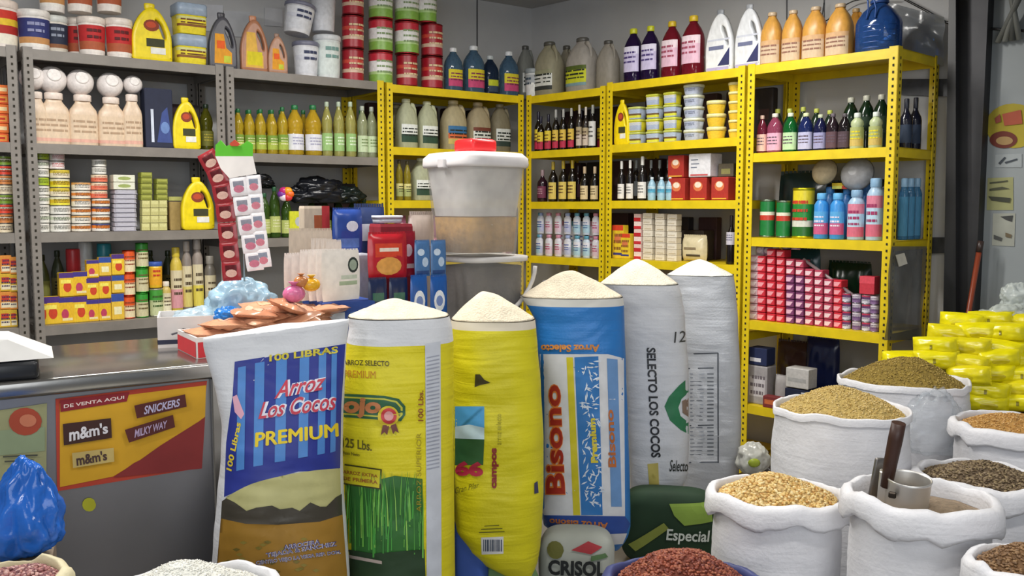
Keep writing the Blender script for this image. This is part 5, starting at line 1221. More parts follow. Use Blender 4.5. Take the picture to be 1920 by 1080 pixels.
for dx, dy in ((-1.3, 0), (0, -.8), (0, .8), (1.3, 0)): S.text(b, 'PREMIUM', [(479 + dx, 838 + dy), (634 + dx, 818 + dy), (633 + dx, 794 + dy), (480 + dx, 812 + dy)], 'e8cc20', 0, 0, .0045 + .0001*dx)
S.part('yellow_lettering', b)
b = MB(); S.text(b, '100 LIBRAS', [(505, 677), (634, 670), (634, 658), (505, 664)], 'd8c83a', .03, 0, .0045); S.part('top_lettering', b)
b = MB(); S.text(b, '100 Libras', [(434, 884), (452, 794), (442, 790), (424, 880)][::1], 'e0c838', .03, 0, .0045); S.part('side_lettering', b)
# landscape: sky lens, hills, field
b = MB(); S.poly(b, [(424, 932)] + catmull([(424, 932), (470, 908), (530, 892), (590, 882), (638, 878)], 4, False) + [(640, 960), (420, 958)], 'b8b47a', .002); S.part('printed_sky', b)
b = MB(); S.poly(b, [(424, 934), (440, 942), (462, 958), (480, 952), (510, 948), (525, 955), (548, 952), (562, 958), (582, 942), (600, 950), (612, 950), (630, 932), (641, 926), (642, 965), (600, 978), (520, 984), (460, 982), (414, 972), (416, 940)], '3f3a30', .0036); S.part('printed_hills', b)
b = MB(); S.poly(b, [(414, 972)] + catmull([(414, 972), (460, 981), (520, 983), (590, 975), (642, 958)], 4, False) + [(652, 1090), (655, 1300), (398, 1300), (404, 1090)], '9c7424', .003); S.part('printed_field', b)
b = MB()
rr = random.Random(4)
for _ in range(26):
    x = rr.uniform(412, 600); y = rr.uniform(1010, 1080); S.poly(b, [(x - 7, y), (x, y - 3), (x + 7, y), (x, y + 4)], rr.choice(['7a6c22', '8a7a30', '6a5c1c']), .0042)
S.part('printed_grass', b)
b = MB()
for t, q in (('ARROCERA', [(532, 1032), (600, 1020), (600, 1011), (531, 1022)]), ('TEJADA & SANCHEZ', [(500, 1048), (632, 1026), (631, 1015), (498, 1037)]), ('CENTRO VIEJO LA VEGA REP. DOM.', [(480, 1062), (640, 1040), (639, 1031), (479, 1052)])):
    S.text(b, t, q, 'dcdcec', .05, 0, .0048, 12)
S.part('address_backing', b)
b = MB()
for t, q in (('ARROCERA', [(532, 1032), (600, 1020), (600, 1011), (531, 1022)]), ('TEJADA & SANCHEZ', [(500, 1048), (632, 1026), (631, 1015), (498, 1037)]), ('CENTRO VIEJO LA VEGA REP. DOM.', [(480, 1062), (640, 1040), (639, 1031), (479, 1052)])):
    S.text(b, t, q, '3a3470', .0, 0, .0066, 12)
S.part('address_lettering', b)

# ---- S2: yellow sack with grass picture
S = Sack('rice_sack', 'open yellow rice sack with green grass picture and award ribbon', [(592, 652, 842), (610, 655, 847), (640, 650, 850), (700, 641, 850), (800, 639, 850), (900, 644, 851), (1000, 649, 852), (1080, 654, 853), (1220, 658, 850), (1330, 668, 842)], 2.66, .135, YLW, bands=((640, WHT),), seed=7, wr=.0045, e=2.5)
sack_rice(S, 'cream rice heaped in the yellow sack with the grass picture', (741, 560), RICE, 1.1)
b = MB(); S.poly(b, [(797, 645), (826, 640), (828, 1084), (800, 1084), (799, 880)], 'c6cad2', .0018, grid=10); S.part('white_stripe', b)
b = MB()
for k in range(30): y = 668 + k * 7.2; S.poly(b, [(800, y + 2), (824, y - 3), (824, y - 1), (800, y + 4)], '9ea2b0', .003)  # flat grey lines, the shade of the stripe's folds put into colour
S.part('stripe_fold_shade', b)
b = MB(); S.poly(b, [(641, 905), (660, 898), (700, 902), (740, 892), (792, 898), (796, 1084), (648, 1084)], '2c6a28', .002, grid=10); S.part('printed_grass', b)
b = MB(); rr = random.Random(9)
for k in range(64):
    x = 645 + rr.uniform(0, 150); y1 = rr.uniform(960, 1050); y0 = y1 - rr.uniform(60, 130) - 20; y0 = max(y0, 882); w_ = rr.uniform(1.4, 3.4); t_ = rr.uniform(-9, 9)
    S.poly(b, [(x, y1), (x + w_, y1), (x + w_*.7 + t_*.3, (y0+y1)/2), (x + t_, y0), (x - w_*.1 + t_*.2, (y0+y1)/2)], rr.choice(['3f8f34', '55a040', '347c30', '6cb044', '449a3a', '88bc50']), .0026 + .00004*k, grid=30)
S.part('grass_blades', b)
b = MB(); S.poly(b, [(650, 1030), (700, 1038), (796, 1030), (798, 1084), (650, 1084)], '203c20', .0045); S.part('dark_soil', b)
b = MB(); S.poly(b, [(652, 1040), (716, 1052), (716, 1058), (652, 1046)], 'b8a8a0', .006); S.part('white_strip', b)
b = MB(); S.poly(b, [(641, 738), (720, 742), (748, 748), (760, 762), (760, 778), (752, 790), (641, 782)], '2c6040', .002); S.part('green_cartouche', b)
b = MB(); S.poly(b, [(641, 743), (720, 747), (744, 752), (755, 764), (755, 778), (748, 785), (641, 777)], 'c8c440', .003); S.poly(b, [(641, 746), (720, 750), (742, 755), (751, 765), (751, 778), (744, 782), (641, 774)], '2c6040', .004); S.part('cartouche_line', b)
b = MB(); S.text(b, 'ojo', [(643, 784), (712, 784), (716, 748), (645, 744)], 'c07848', .05, 0, .0056); S.part('brown_lettering', b)
b = MB(); S.poly(b, EL(728, 781, 20, 20, 18), 'd8c030', .0066); S.poly(b, EL(729, 780, 15, 15, 16), 'c83c40', .0078); S.poly(b, EL(729, 780, 9, 9, 14), 'e0a0a0', .009); S.part('award_rosette', b)
b = MB(); S.poly(b, [(718, 796), (730, 798), (726, 816), (721, 810), (714, 816)][::-1], '6a3020', .0066); S.part('ribbon', b)
b = MB(); S.poly(b, [(732, 798), (742, 794), (748, 812), (741, 808), (737, 814)][::-1], '6a3020', .0066); S.part('ribbon', b)
b = MB(); S.text(b, 'ARROZ SELECTO', [(643, 684), (730, 687), (730, 677), (643, 674)], '4c4414', .02); S.part('black_lettering', b)
b = MB(); S.text(b, 'PREMIUM', [(645, 708), (704, 710), (704, 696), (645, 694)], 'b87818', .0); S.part('gold_lettering', b)
b = MB(); S.text(b, '125 Lbs.', [(641, 838), (697, 846), (697, 828), (641, 820)], '5c5410', .02); S.part('weight_lettering', b)
b = MB(); S.text(b, 'Peso Neto', [(642, 852), (674, 856), (674, 850), (642, 845)], '6c6410', .02); S.part('weight_lettering', b)
b = MB(); S.poly(b, [(641, 869), (716, 880), (714, 918), (641, 908)], '3c3c10', .0046); S.poly(b, [(641, 872), (713, 882), (711, 915), (641, 905)], 'd0c41c', .0058); S.part('framed_box', b)
b = MB(); S.text(b, 'ARROZ EXTRA', [(643, 888), (708, 896), (708, 890), (643, 881)], '9a5a18', .02, 0, .0075); S.text(b, 'DE PRIMERA', [(643, 900), (708, 908), (708, 901), (643, 893)], '9a5a18', .02, 0, .0075); S.part('boxed_lettering', b)
b = MB(); S.text(b, '100 Lbs.', [(794, 790), (794, 732), (784, 732), (784, 790)], '8a4a18', .02); S.part('side_lettering', b)
b = MB(); S.text(b, 'ARROZ SUPERIOR', [(790, 960), (790, 812), (781, 812), (781, 960)], '9a8a18', .0); S.part('side_lettering', b)

# ---- S3: yellow campos sack
S = Sack('rice_sack', 'open plain yellow rice sack with sky picture and sideways red word campos', [(598, 846, 1003), (612, 846, 1005), (650, 846, 1008), (720, 849, 1014), (820, 851, 1019), (920, 851, 1019), (985, 852, 1016), (1022, 874, 1013), (1050, 905, 1008), (1066, 935, 1002), (1078, 955, 996)], 2.95, .12, YLW2, bands=((612, mat('dfd6c4', 'cloth', .04)),), seed=13, wr=.0045)
sack_rice(S, 'cream rice heaped in the plain yellow sack', (906, 545), RICE, 1.15)
b = MB(); S.poly(b, [(853, 762), (908, 762), (908, 812), (853, 812)], '4a9ad4', .002); S.part('printed_sky', b)
b = MB(); S.poly(b, [(853, 800), (880, 796), (908, 802), (908, 824), (853, 822)], 'b8d0dc', .0034); S.part('printed_clouds', b)
b = MB(); S.poly(b, [(853, 822), (908, 824), (906, 872), (853, 872)], '2c5a34', .003); S.part('printed_field', b)
b = MB(); S.text(b, '66', [(853, 892), (906, 894), (906, 866), (853, 864)], 'a82440', .06); S.part('red_numerals', b)
b = MB(); S.text(b, 'campos', [(935, 916), (935, 840), (922, 840), (922, 916)], '8c2c28', .05); S.part('red_lettering', b)
b = MB(); S.text(b, 'arroz selecto', [(940, 834), (940, 776), (930, 776), (930, 834)], '9a9418', .0); S.part('faint_lettering', b)
b = MB(); S.poly(b, [(890, 726), (891, 702), (900, 702), (908, 712), (920, 718), (900, 722)], '3a3414', .003); S.part('bird_emblem', b)
b = MB(); S.text(b, 'Gran Pilar', [(853, 926), (898, 914), (898, 904), (853, 914)], '6a6418', .0, .2); S.part('script_lettering', b)
b = MB(); S.poly(b, [(902, 1008), (944, 1006), (944, 1038), (903, 1040)], 'd8d8dc', .003); S.part('barcode_patch', b)
b = MB()
for k in range(11): S.poly(b, [(906 + k*3.3, 1012), (907.6 + k*3.3 + (k % 3)*.5, 1012), (907.6 + k*3.3 + (k % 3)*.5, 1034), (906 + k*3.3, 1034)], '4a5468', .0045, grid=40)
S.part('barcode_lines', b)
b = MB()
for k, (y, w_) in enumerate(((986, 14), (992, 20), (998, 24))): S.poly(b, [(922 - w_, y + 1.5), (922 + w_, y), (922 + w_, y - 1.6), (922 - w_, y)], '5a5a18', .003)
S.part('printed_lines', b)
b = MB(); S.poly(b, [(1002, 906), (1008, 902), (1010, 924), (1002, 926)], '3a3a5a', .003); S.part('small_emblem', b)

# ---- S4: blue Bisono sack
BLU = mat('2878c4', 'cloth', .06, 10, .42, .12, 120, .2)
S = Sack('rice_sack', 'open bright blue rice sack with sideways red lettering on a white panel', [(556, 976, 1168), (572, 988, 1170), (600, 1004, 1171), (700, 1010, 1174), (800, 1014, 1178), (900, 1014, 1181), (960, 1014, 1182), (984, 1020, 1182), (1000, 1056, 1178), (1012, 1088, 1172), (1024, 1120, 1162)], 3.38, .12, BLU, bands=((572, mat('dcdcd8', 'cloth', .04)),), seed=17, wr=.004)
sack_rice(S, 'cream rice heaped in the bright blue sack', (1069, 507), RICE, 1.2)
b = MB(); S.poly(b, [(1012, 664), (1140, 664), (1170, 672), (1172, 968), (1140, 970), (1014, 968)], 'd8dae0', .0016, grid=10); S.part('white_panel', b)
b = MB(); S.poly(b, [(1014, 966), (1172, 968), (1182, 982), (1174, 1000), (1120, 1004), (1050, 998), (1018, 984)], '2a4c9c', .003); S.part('navy_band', b)
b = MB(); S.poly(b, [(1062, 670), (1074, 670), (1088, 966), (1075, 966)], 'd0c41c', .003); S.part('yellow_stripe', b)
b = MB(); S.poly(b, [(1077, 670), (1122, 668), (1130, 966), (1090, 966)], '2a74bc', .003); S.part('blue_stripe', b)
b = MB(); S.poly(b, [(1138, 672), (1158, 674), (1166, 950), (1146, 950)], '6a94c8', .003); S.part('pale_blue_stripe', b)
b = MB(); rr = random.Random(3)
for k in range(120):
    y = rr.uniform(676, 955); xo = 1084 + (y - 670) * .03; x = xo + rr.uniform(4, 38); l = rr.uniform(3, 9); a_ = rr.uniform(0, pi)
    S.poly(b, [(x - l*math.cos(a_), y - l*math.sin(a_)), (x + 1.5*math.sin(a_), y - 1.5*math.cos(a_)), (x + l*math.cos(a_), y + l*math.sin(a_)), (x - 1.5*math.sin(a_), y + 1.5*math.cos(a_))], 'd4e0f0', .0042, grid=30)
S.part('white_sprigs', b)
b = MB(); S.text(b, 'Bisono', [(1061, 928), (1051, 720), (1018, 720), (1022, 928)], 'e08038', .06, 0, .0038); S.part('lettering_outline', b)
b = MB(); S.text(b, 'Bisono', [(1060, 926), (1050, 722), (1020, 722), (1024, 926)], 'a82c1c', .025, 0, .0052); S.part('red_lettering', b)
b = MB(); S.text(b, 'Bisono', [(1156, 876), (1150, 768), (1136, 768), (1141, 876)], 'b86830', .03, 0, .0045); S.part('brown_lettering', b)
b = MB(); S.text(b, 'Premium', [(1122, 868), (1116, 784), (1104, 784), (1108, 868)], 'd8c83a', .05, 0, .0056); S.part('yellow_lettering', b)
b = MB(); S.text(b, 'Arroz Selecto', [(1124, 646), (1014, 646), (1014, 660), (1124, 660)], 'c8823a', .04, 0, .004); S.part('inverted_lettering', b)
b = MB(); S.text(b, 'Arroz Bisono', [(1140, 980), (1030, 972), (1030, 984), (1140, 993)], 'c8783a', .03, 0, .0048); S.part('inverted_lettering', b)
b = MB(); S.poly(b, [(1110, 1003), (1176, 1000), (1168, 1020), (1140, 1022)], 'd8d8dc', .004); S.part('white_tip', b)

# ---- S5, S6: white sacks
S = Sack('rice_sack', 'open white rice sack with sideways black words and green oval emblem', [(532, 1124, 1272), (550, 1140, 1278), (590, 1160, 1284), (700, 1170, 1291), (800, 1176, 1293), (880, 1181, 1290), (930, 1183, 1272), (965, 1184, 1248), (1000, 1185, 1218), (1018, 1186, 1202)], 3.82, .12, WHT, seed=23, wr=.004)
sack_rice(S, 'pale rice heaped in the white sack with green oval emblem', (1196, 486), RICE2, 1.15)
b = MB(); S.text(b, 'SELECTO LOS COCOS', [(1212, 652), (1221, 858), (1239, 858), (1229, 652)][::1], '2a2c30', .03, 0, .004); S.part('black_lettering', b)
b = MB(); S.poly(b, [(1291, 708), (1274, 722), (1254, 744), (1246, 762), (1256, 788), (1276, 806), (1291, 814), (1291, 792), (1276, 780), (1272, 764), (1278, 748), (1291, 736)], '2c7a50', .002); S.part('green_oval', b)
b = MB(); S.poly(b, [(1279, 752), (1291, 746), (1291, 782), (1280, 774)], '8a7464', .003); S.part('oval_picture', b)
b = MB(); S.text(b, '125', [(1264, 643), (1299, 640), (1299, 619), (1264, 622)], '3a3c3c', .0, .1); S.part('handwritten_number', b)
b = MB(); S.text(b, 'Selecto', [(1255, 884), (1290, 884), (1290, 864), (1256, 862)], '2c302c', .01, .2); S.part('script_lettering', b)
b = MB(); S.poly(b, [(1214, 870), (1234, 868), (1236, 916), (1218, 918)], 'c8b860', .003); S.part('yellow_patch', b)
b = MB(); S.text(b, 'Arroz', [(1232, 954), (1256, 944), (1256, 932), (1232, 944)], '6a7068', .0); S.part('grey_lettering', b)
S = Sack('rice_sack', 'rearmost open white rice sack with printed table beside the yellow shelf post', [(516, 1250, 1376), (545, 1262, 1380), (600, 1274, 1384), (700, 1280, 1388), (800, 1282, 1390), (880, 1278, 1386), (915, 1282, 1376), (930, 1292, 1362)], 4.12, .10, WHB, seed=29, wr=.004)
sack_rice(S, 'pale rice heaped in the rearmost white sack', (1310, 486), RICE3, 1.15)
b = MB()
for q in ([(1284, 663), (1347, 661), (1347, 663), (1284, 665)], [(1345, 662), (1347.5, 662), (1348, 868), (1345.5, 868)], [(1292, 866), (1348, 865), (1348, 867.5), (1292, 868.5)], [(1290, 690), (1338, 689), (1338, 691), (1290, 692)], [(1292, 797), (1338, 796), (1338, 798), (1292, 799)]): S.poly(b, q, '4a505a', .003, grid=30)
S.part('table_frame', b)
b = MB(); rr = random.Random(2)
for k in range(22):
    y = 700 + k * 7.2
    if 792 < y < 800: continue
    S.poly(b, [(1294, y), (1318 + rr.uniform(-6, 6), y), (1318, y + 2), (1294, y + 2.2)], '8a909a', .003, grid=30)
    S.poly(b, [(1326, y), (1338, y), (1338, y + 2.4), (1326, y + 2.4)], '70767e', .003, grid=30)
S.part('table_lines', b)
# ================================================================== OPEN BAGS OF GRAIN
BAGW = mat('dcdce0', 'cloth', .04, 16, .6, .2, 90, .18)
class Bag:
    def __init__(s, name, label, cx, rim_y, wpx, Y, bfac=.85, m=BAGW, zb=0.0, seed=1, cuff=.075, roll=.010, e=2.25, bulge=1.0, tilt=0, foot=.9, wave=.010, lean=(0, 0)):
        c = at_y(cx, rim_y, Y); s.z = c.z; a = wpx/2/FPX*Y; b = a*bfac; s.a, s.b, s.e = a, b, e
        s.rz = face_rz(c); s.p = Vector((c.x, c.y, 0)); s.r = empty(name, Vector((c.x, c.y, zb)), s.rz, label, 'bag'); s.tilt = tilt
        H = c.z - zb; n = 80; nz = lambda x, y, z, k=1.0: noise.noise(Vector((x*9*k, y*9*k, z*7*k + seed*7)))
        def rimz(an): return wave * (noise.noise(Vector((math.cos(an)*2.2, math.sin(an)*2.2, seed))) * 1.6 + .5*noise.noise(Vector((math.cos(an)*6, math.sin(an)*6, seed + 3)))) + tilt * math.cos(an)
        s.rimz = rimz
        def surf(mb, prof, disp, smoothf=True):
            o = len(mb.v)
            for k, (rr, z, f) in enumerate(prof):
                for i in range(n):
                    an = 2*pi*i/n; x = rr*a*sgnpow(math.cos(an), 2/e); y = rr*b*sgnpow(math.sin(an), 2/e)
                    d = 1 + disp * (nz(x, y, z) + .5*noise.noise(Vector((math.cos(an)*3, math.sin(an)*3, z*40 + seed)))) * (1 if k else .3)
                    mb.v.append((x*d, y*d, z + rimz(an) * f))
            for k in range(len(prof) - 1):
                for i in range(n): j = (i+1) % n; mb.face((o+k*n+i, o+k*n+j, o+(k+1)*n+j, o+(k+1)*n+i), smoothf)
            return o
        mb = MB().use(m); N = 44
        prof = [(foot * .9, 0, 0), (foot, .01, 0)] + [(foot + (bulge - foot)*math.sin(min(1, t*1.7)*pi/2) - (bulge - .97)*smooth((t - .75)/.25), .01 + (H - .02)*t, smooth((t - .6)/.4)) for t in [k/N for k in range(1, N+1)]]
        o = surf(mb, prof, .022); mb.face([o + i for i in range(n)][::-1]); s.body = link('woven_bag', mb, s.r)
        if cuff:
            mb = MB().use(m); w_ = roll / a
            prof = [(.94, H - .05, 1), (.95, H - .01, 1), (.965, H + roll*.7, 1), (1.0, H + roll, 1), (1.0 + w_*1.6, H + roll*.3, 1), (1.0 + w_*2.3, H - roll, 1), (1.0 + w_*2.4, H - cuff*.5, 1), (1.0 + w_*2.6, H - cuff*.85, 1.5), (1.0 + w_*2.2, H - cuff, 2.2), (1.0 + w_*.8, H - cuff*.95, 2.0)]
            surf(mb, prof, .014); link('folded_rim', mb, s.r)
        else:
            mb = MB().use(m); prof = [(.94, H - .05, 1), (.955, H, 1), (.98, H + .006, 1), (1.0, H + .002, 1), (1.0, H - .02, 1)]
            surf(mb, prof, .022); link('folded_rim', mb, s.r)
    def heap(s, name, label, m, apex, ax=0, ay=0, drop=.015, kern=None, seed=3, shape=1.6, amp=.004, fr=.91):
        return mound(name, label, s.p.x, s.p.y, s.rz, s.a*fr, s.b*fr, s.z - drop, apex, ax, ay, m, s.e, amp, seed, kern=kern, shape=shape, n=72)
GR = lambda c, bump=.7, sc_=170: mat(c, 'grain', .22, 60, .85, bump, sc_)
# kernels in the front white bag
B = Bag('grain_bag', 'white woven bag of yellow corn kernels with rolled rim in front', 1457, 925, 240, 2.69, .80, seed=2, cuff=.055, roll=.010)
B.heap('corn', 'golden corn kernels heaped in the front white bag', GR('c0a068'), .062, 0, .01, .01, (1700, .0068, .0048, ('d8bc7c', 'c8a45c', 'e0cc98', 'b88a48', 'd0b070'), .8), 5)
B = Bag('grain_bag', 'white woven bag holding the metal scoop', 1725, 930, 254, 2.37, .82, seed=5, cuff=.062, roll=.011)
B.heap('brown_rice', 'greyish brown rice in the white bag with the scoop', GR('8e7c66'), .018, .03, .02, .035, None, 6, 1.4)
SB = B
B = Bag('grain_bag', 'large white woven bag of pale tan grain behind the corn', 1577, 765, 248, 3.06, .84, seed=8, cuff=0, bulge=1.02)
B.heap('tan_grain', 'pale tan grain heaped high in the large white bag', GR('b49a58'), .085, -.0, .0, .012, (1500, .0045, .0026, ('c4aa66', 'b0924c', 'd0b87c'), .8), 8, 1.5)
B = Bag('grain_bag', 'white woven bag of olive-brown grain farther back by the yellow packets', 1693, 712, 236, 3.55, .84, seed=11, cuff=0, bulge=1.01, foot=.93)
B.heap('olive_grain', 'olive-brown grain heaped in the back white bag', GR('86702c'), .10, .01, 0, .012, (1500, .0045, .003, ('98803c', '7c6628', 'a89048'), .8), 9, 1.6)
B = Bag('grain_bag', 'white woven bag of orange lentils at the right edge', 1912, 796, 226, 3.12, .84, seed=14, cuff=.05, roll=.008)
B.heap('lentils', 'orange lentils in the bag at the right edge', GR('b08444'), .045, 0, .02, .015, (1300, .0042, .0036, ('c09450', 'a87838', 'cca468'), .6), 10, 1.6)
B = Bag('grain_bag', 'white woven bag of dark brown seeds behind the scoop bag', 1842, 893, 230, 2.80, .84, seed=17, cuff=.06, roll=.009)
B.heap('brown_seeds', 'dark brown seeds in the bag behind the scoop', GR('5c4c38'), .055, .01, .02, .012, (1700, .0075, .0042, ('6c5a42', '54432e', '7c6a50', '8a7858'), .7), 11, 1.5)
B = Bag('grain_bag', 'white woven bag of brown seeds in the lower right corner', 1945, 1062, 230, 2.04, .80, seed=20, cuff=.07, roll=.009)
B.heap('brown_seeds', 'reddish brown seeds in the lower right corner bag', GR('6e5032'), .05, -.0, .02, .01, (1000, .0055, .0042, ('7c5c3c', '64482c', '8c6c48'), .7), 12, 1.5)
B = Bag('bean_bag', 'blue-rimmed bag of red beans in the centre foreground', 1283, 1092, 290, 2.42, .82, m=mat('3c4478', 'cloth', .08, 12, .5), seed=23, cuff=.05, roll=.010)
B.heap('red_beans', 'red-brown beans heaped in the centre foreground', GR('6e3424'), .098, -.015, .0, .012, (1900, .0078, .0046, ('7e3a28', '6a2c20', '92482e', '84402c', 'a05c40'), .8), 13, 1.7)
B = Bag('rice_bag', 'white bag heaped with white rice at the bottom left', 350, 1112, 330, 1.92, .8, seed=26, cuff=.05, roll=.008)
B.heap('white_rice', 'white rice heaped at the bottom left of the view', GR('d8d8d0', .5, 200), .075, 0, 0, .008, (1800, .0042, .0017, ('e4e4dc', 'd4d2c8', 'eeeee8'), .9), 14, 1.35)
B = Bag('bean_bag', 'cream-rimmed bag of mauve beans in the bottom left corner', 18, 1085, 190, 1.80, .8, m=mat('d2c8a4', 'cloth', .05, 14, .6, .2, 90), seed=29, cuff=.05, roll=.009)
B.heap('mauve_beans', 'mauve and red beans in the bottom left corner bag', GR('7a4848'), .03, 0, 0, .012, (900, .007, .0046, ('8c5454', '6c3c40', 'a47068', 'c09890'), .8), 15, 1.5)

# ---- the scoop
zs_ = SB.z - .02
p = at_y(1700, 912, 2.36); sco = empty('scoop', Vector((p.x, p.y, zs_)), face_rz(p), 'steel scoop with dark wooden handle standing in the brown rice', 'scoop'); sco.rotation_euler = (.10, .06, face_rz(p))
STL = mat('d8d6d2', 'metal', .06, 10, .42)
b = MB().use(STL).lathe([(.052, -.02), (.054, 0), (.056, .068), (.058, .074), (.055, .076), (.0535, .07), (.0515, .0)], 32, capt=False); link('cup', b, sco)
b = MB().use(mat('8a7a66', 'grain', .2, 60, .85, .5, 170)).lathe([(.051, .02), (.03, .034), (.001, .038)], 24, capt=False); link('rice_in_cup', b, sco)
link('strap', MB().use(STL).rbox(-.072, -.048, -.012, .012, -.02, .085, .003, 1), sco)
b = MB().use(mat('3a221a', 'plastic', .2, 20, .45)); b.tube([(-.052, -.012, .045), (-.048, -.012, .11), (-.042, -.012, .18), (-.038, -.012, .225)], [.015, .0175, .019, .018], 12); link('wooden_handle', b, sco)
link('rivet', MB().use(mat('3c3630', 'metal')).rbox(-.045, -.026, -.062, -.052, .035, .052, .003, 1), sco)
p = at_y(1648, 890, 2.44); b = MB().use(mat('8c8884', 'metal')).rbox(-.022, .022, -.006, .006, -.05, .06, .005, 2)
o = setp(link('metal_plate', b), 'small grey metal plate stuck upright beside the scoop', 'plate'); o.location = (p.x, p.y, zs_ + .045); o.rotation_euler = (.1, .1, .2)

# ---- yellow packets heaped on a crate at the right
YP = 3.72
zc = at_z(1700, 775, .64); p = at_y(1815, 700, YP); zc = z_at(768, p)
WD = mat('7a5c3a', 'matte', .2, 8)
for x0, x1, y0, y1, lb in ((-.03, .46, -.16, .30, 'wooden crate beneath the heap of yellow packets'), (-.27, -.035, .12, .30, 'narrow wooden crate behind the olive-brown grain bag')):
    cr = empty('crate', Vector((p.x, p.y + .02, 0)), face_rz(p), lb, 'crate')
    link('lid', MB().use(WD).rbox(x0, x1, y0, y1, zc - .03, zc, .004, 1), cr)
    for sx in (x0 + .025, x1 - .025):
        for sy in (y0 + .025, y1 - .025): link('leg', MB().use(WD).rbox(sx - .02, sx + .02, sy - .02, sy + .02, 0, zc - .031, .004, 1), cr)
rows_ = [(764, [(1846, 0), (1905, 0)], 'lowest'), (739, [(1845, 0), (1911, 0)], 'second'), (713, [(1812, .03), (1860, 0), (1911, 0)], 'third'), (686, [(1690, .17), (1750, .06), (1806, .04), (1866, .0), (1917, 0)], 'fourth'), (660, [(1748, .09), (1808, .06), (1872, .03), (1922, .02)], 'fifth'), (634, [(1776, .11), (1826, .08), (1880, .06), (1928, .04)], 'sixth'), (612, [(1800, .14), (1850, .12), (1905, .1)], 'top')]
yp = [pillow(c, (('c8b818', EL(.1, .5, .16, .2)),) if i != 1 else (('8a8020', R4(-.12, .12, .44, .5)),), None, 80 + i, .75, 'film', wr=.05) for i, c in enumerate(('e6da10', 'e0d414', 'ded018'))]
for ri, (y, lst, nm) in enumerate(rows_):
    for k, (x, dd_) in enumerate(lst):
        for back in ((0, 1) if ri < 5 else (0,)):
            Y_ = YP - .11 + dd_ + ri*.018 + back * .13; c = at_y(x + RND.uniform(-2, 2), y, Y_); sca = Y_ / FPX
            c.z = max(c.z, zc + .001 + ri*.02) if not back else c.z
            lb = 'yellow packet, %s row, %s from the left of the yellow heap' % (nm, ORD[k]) if not back else 'yellow packet inside the heap, %s row, %s from the left' % (nm, ORD[k])
            spawn(yp[(k + ri) % 3], 'pasta_packet', lb, 'packet', c + Vector((-.084, 0, .026)), face_rz(c) + RND.uniform(-.22, .22), (36*sca, .10, .168), 'yellow packets', (RND.uniform(-.2, .2), pi/2 + RND.uniform(-.11, .11)))
for i, (x, y, Y_, sx) in enumerate([(1890, 590, 3.8, .07), (1860, 600, 3.85, .06), (1905, 560, 3.86, .06)]):
    q = at_y(x, y, Y_); crumple('plastic_bag', ['crumpled clear bag, left of three', 'crumpled clear bag, middle of three', 'crumpled clear bag, upper right of three'][[1, 0, 2][i]] + ' on top of the yellow packets', 'bag', q, sx, .05, .045 if i < 2 else .06, film('d8e0dc', .55, .1), 31 + i, .3)
q = at_y(1752, 800, 3.32); crumple('plastic_bag', 'large clear plastic bag draped between the white grain bags', 'bag', q, .10, .06, .13, film('c4ccd4', .3, .1), 37, .3)
q = at_y(1745, 850, 2.95); 
q = at_y(1412, 862, 3.95); crumple('plastic_bag', 'white crumpled bag with green print on the floor by the yellow post', 'bag', q, .07, .06, .075, mat('c8c8c0', 'film'), 41, .2)
b = MB().use(mat('a8b83a', 'film')).ball((0, 0, 0), .028, 10, 6, (1, .35, .7)); q = at_y(1414, 868, 3.87); setp(link('packet', b), 'small yellow-green packet lying against the crumpled white bag', 'packet').location = q
q = at_y(1450, 880, 4.2); q.z = .12; crumple('plastic_bag', 'dark floor bag under the end shelf', 'bag', q, .16, .10, .12, mat('4a4440', 'film'), 44, .3)
q = at_y(1418, 905, 3.95); q.z = .15
o = spawn(carton('8a7a68', (('a89a84', R4(-.3, .3, .4, .7)),), None), 'carton', 'brown floor carton propping the crumpled white bag', 'carton', Vector((q.x, q.y + .05, 0)), 0, (.16, .14, .24))

# ---- lying sacks below the standing ones
def lying(name, label, px, wpx, ytop, Y, dep, m, seed, z0=0):
    c = at_y(px, ytop, Y); H = c.z - z0; W = wpx / FPX * Y; r = empty(name, Vector((c.x, c.y + dep/2, z0)), face_rz(c), label, 'sack')
    b = MB().use(m); b.ball((0, 0, 0), 1, 40, 24); vs = []
    for v in b.v:
        x, y, z = v; x, y, z = sgnpow(x, .45), sgnpow(y, .6), sgnpow(z, .6); d = 1 + .04*noise.noise(Vector((x*3, y*3, z*3 + seed)))
        vs.append((x*W/2*d, y*dep/2*d, H/2 + z*H/2))
    b.v = vs; link('woven_bag', b, r); return r, W, H, dep
r, W, H, D = lying('rice_sack', 'white printed sack lying under the bright blue one', 1085, 150, 1004, 3.12, .17, mat('b4b8b0', 'cloth', .06), 3)
def yface(x, z, W, H, D): 
    xx = min(.97, abs(x)/(W/2)); zz = min(.97, abs(z - H/2)/(H/2)); X_, Z_ = xx**(1/.45), zz**(1/.6)
    return -D/2 * max(.02, 1 - X_**2 - Z_**2)**.3 - .006
def ldecal(pts, col, W, H, D, lift=0, r=None, nm='print'):
    bm = bmesh.new(); vs = [bm.verts.new((x, z, 0)) for x, z in pts]; bm.faces.new(vs); bmesh.ops.triangulate(bm, faces=bm.faces[:]); bmesh.ops.subdivide_edges(bm, edges=bm.edges[:], cuts=3, use_grid_fill=True)
    bm.verts.index_update(); b = MB().use(mat(col, 'cloth')); b.add([(v.co.x, yface(v.co.x, v.co.y, W, H, D) - lift, v.co.y) for v in bm.verts], [[q.index for q in f.verts] for f in bm.faces]); bm.free(); link(nm, b, r)
ldecal([(-.075 + .03*math.cos(t*.5), H*.81 + .03*math.sin(t*.5)) for t in range(12)], '6a6a30', W, H, D, 0, r, 'round_emblem')
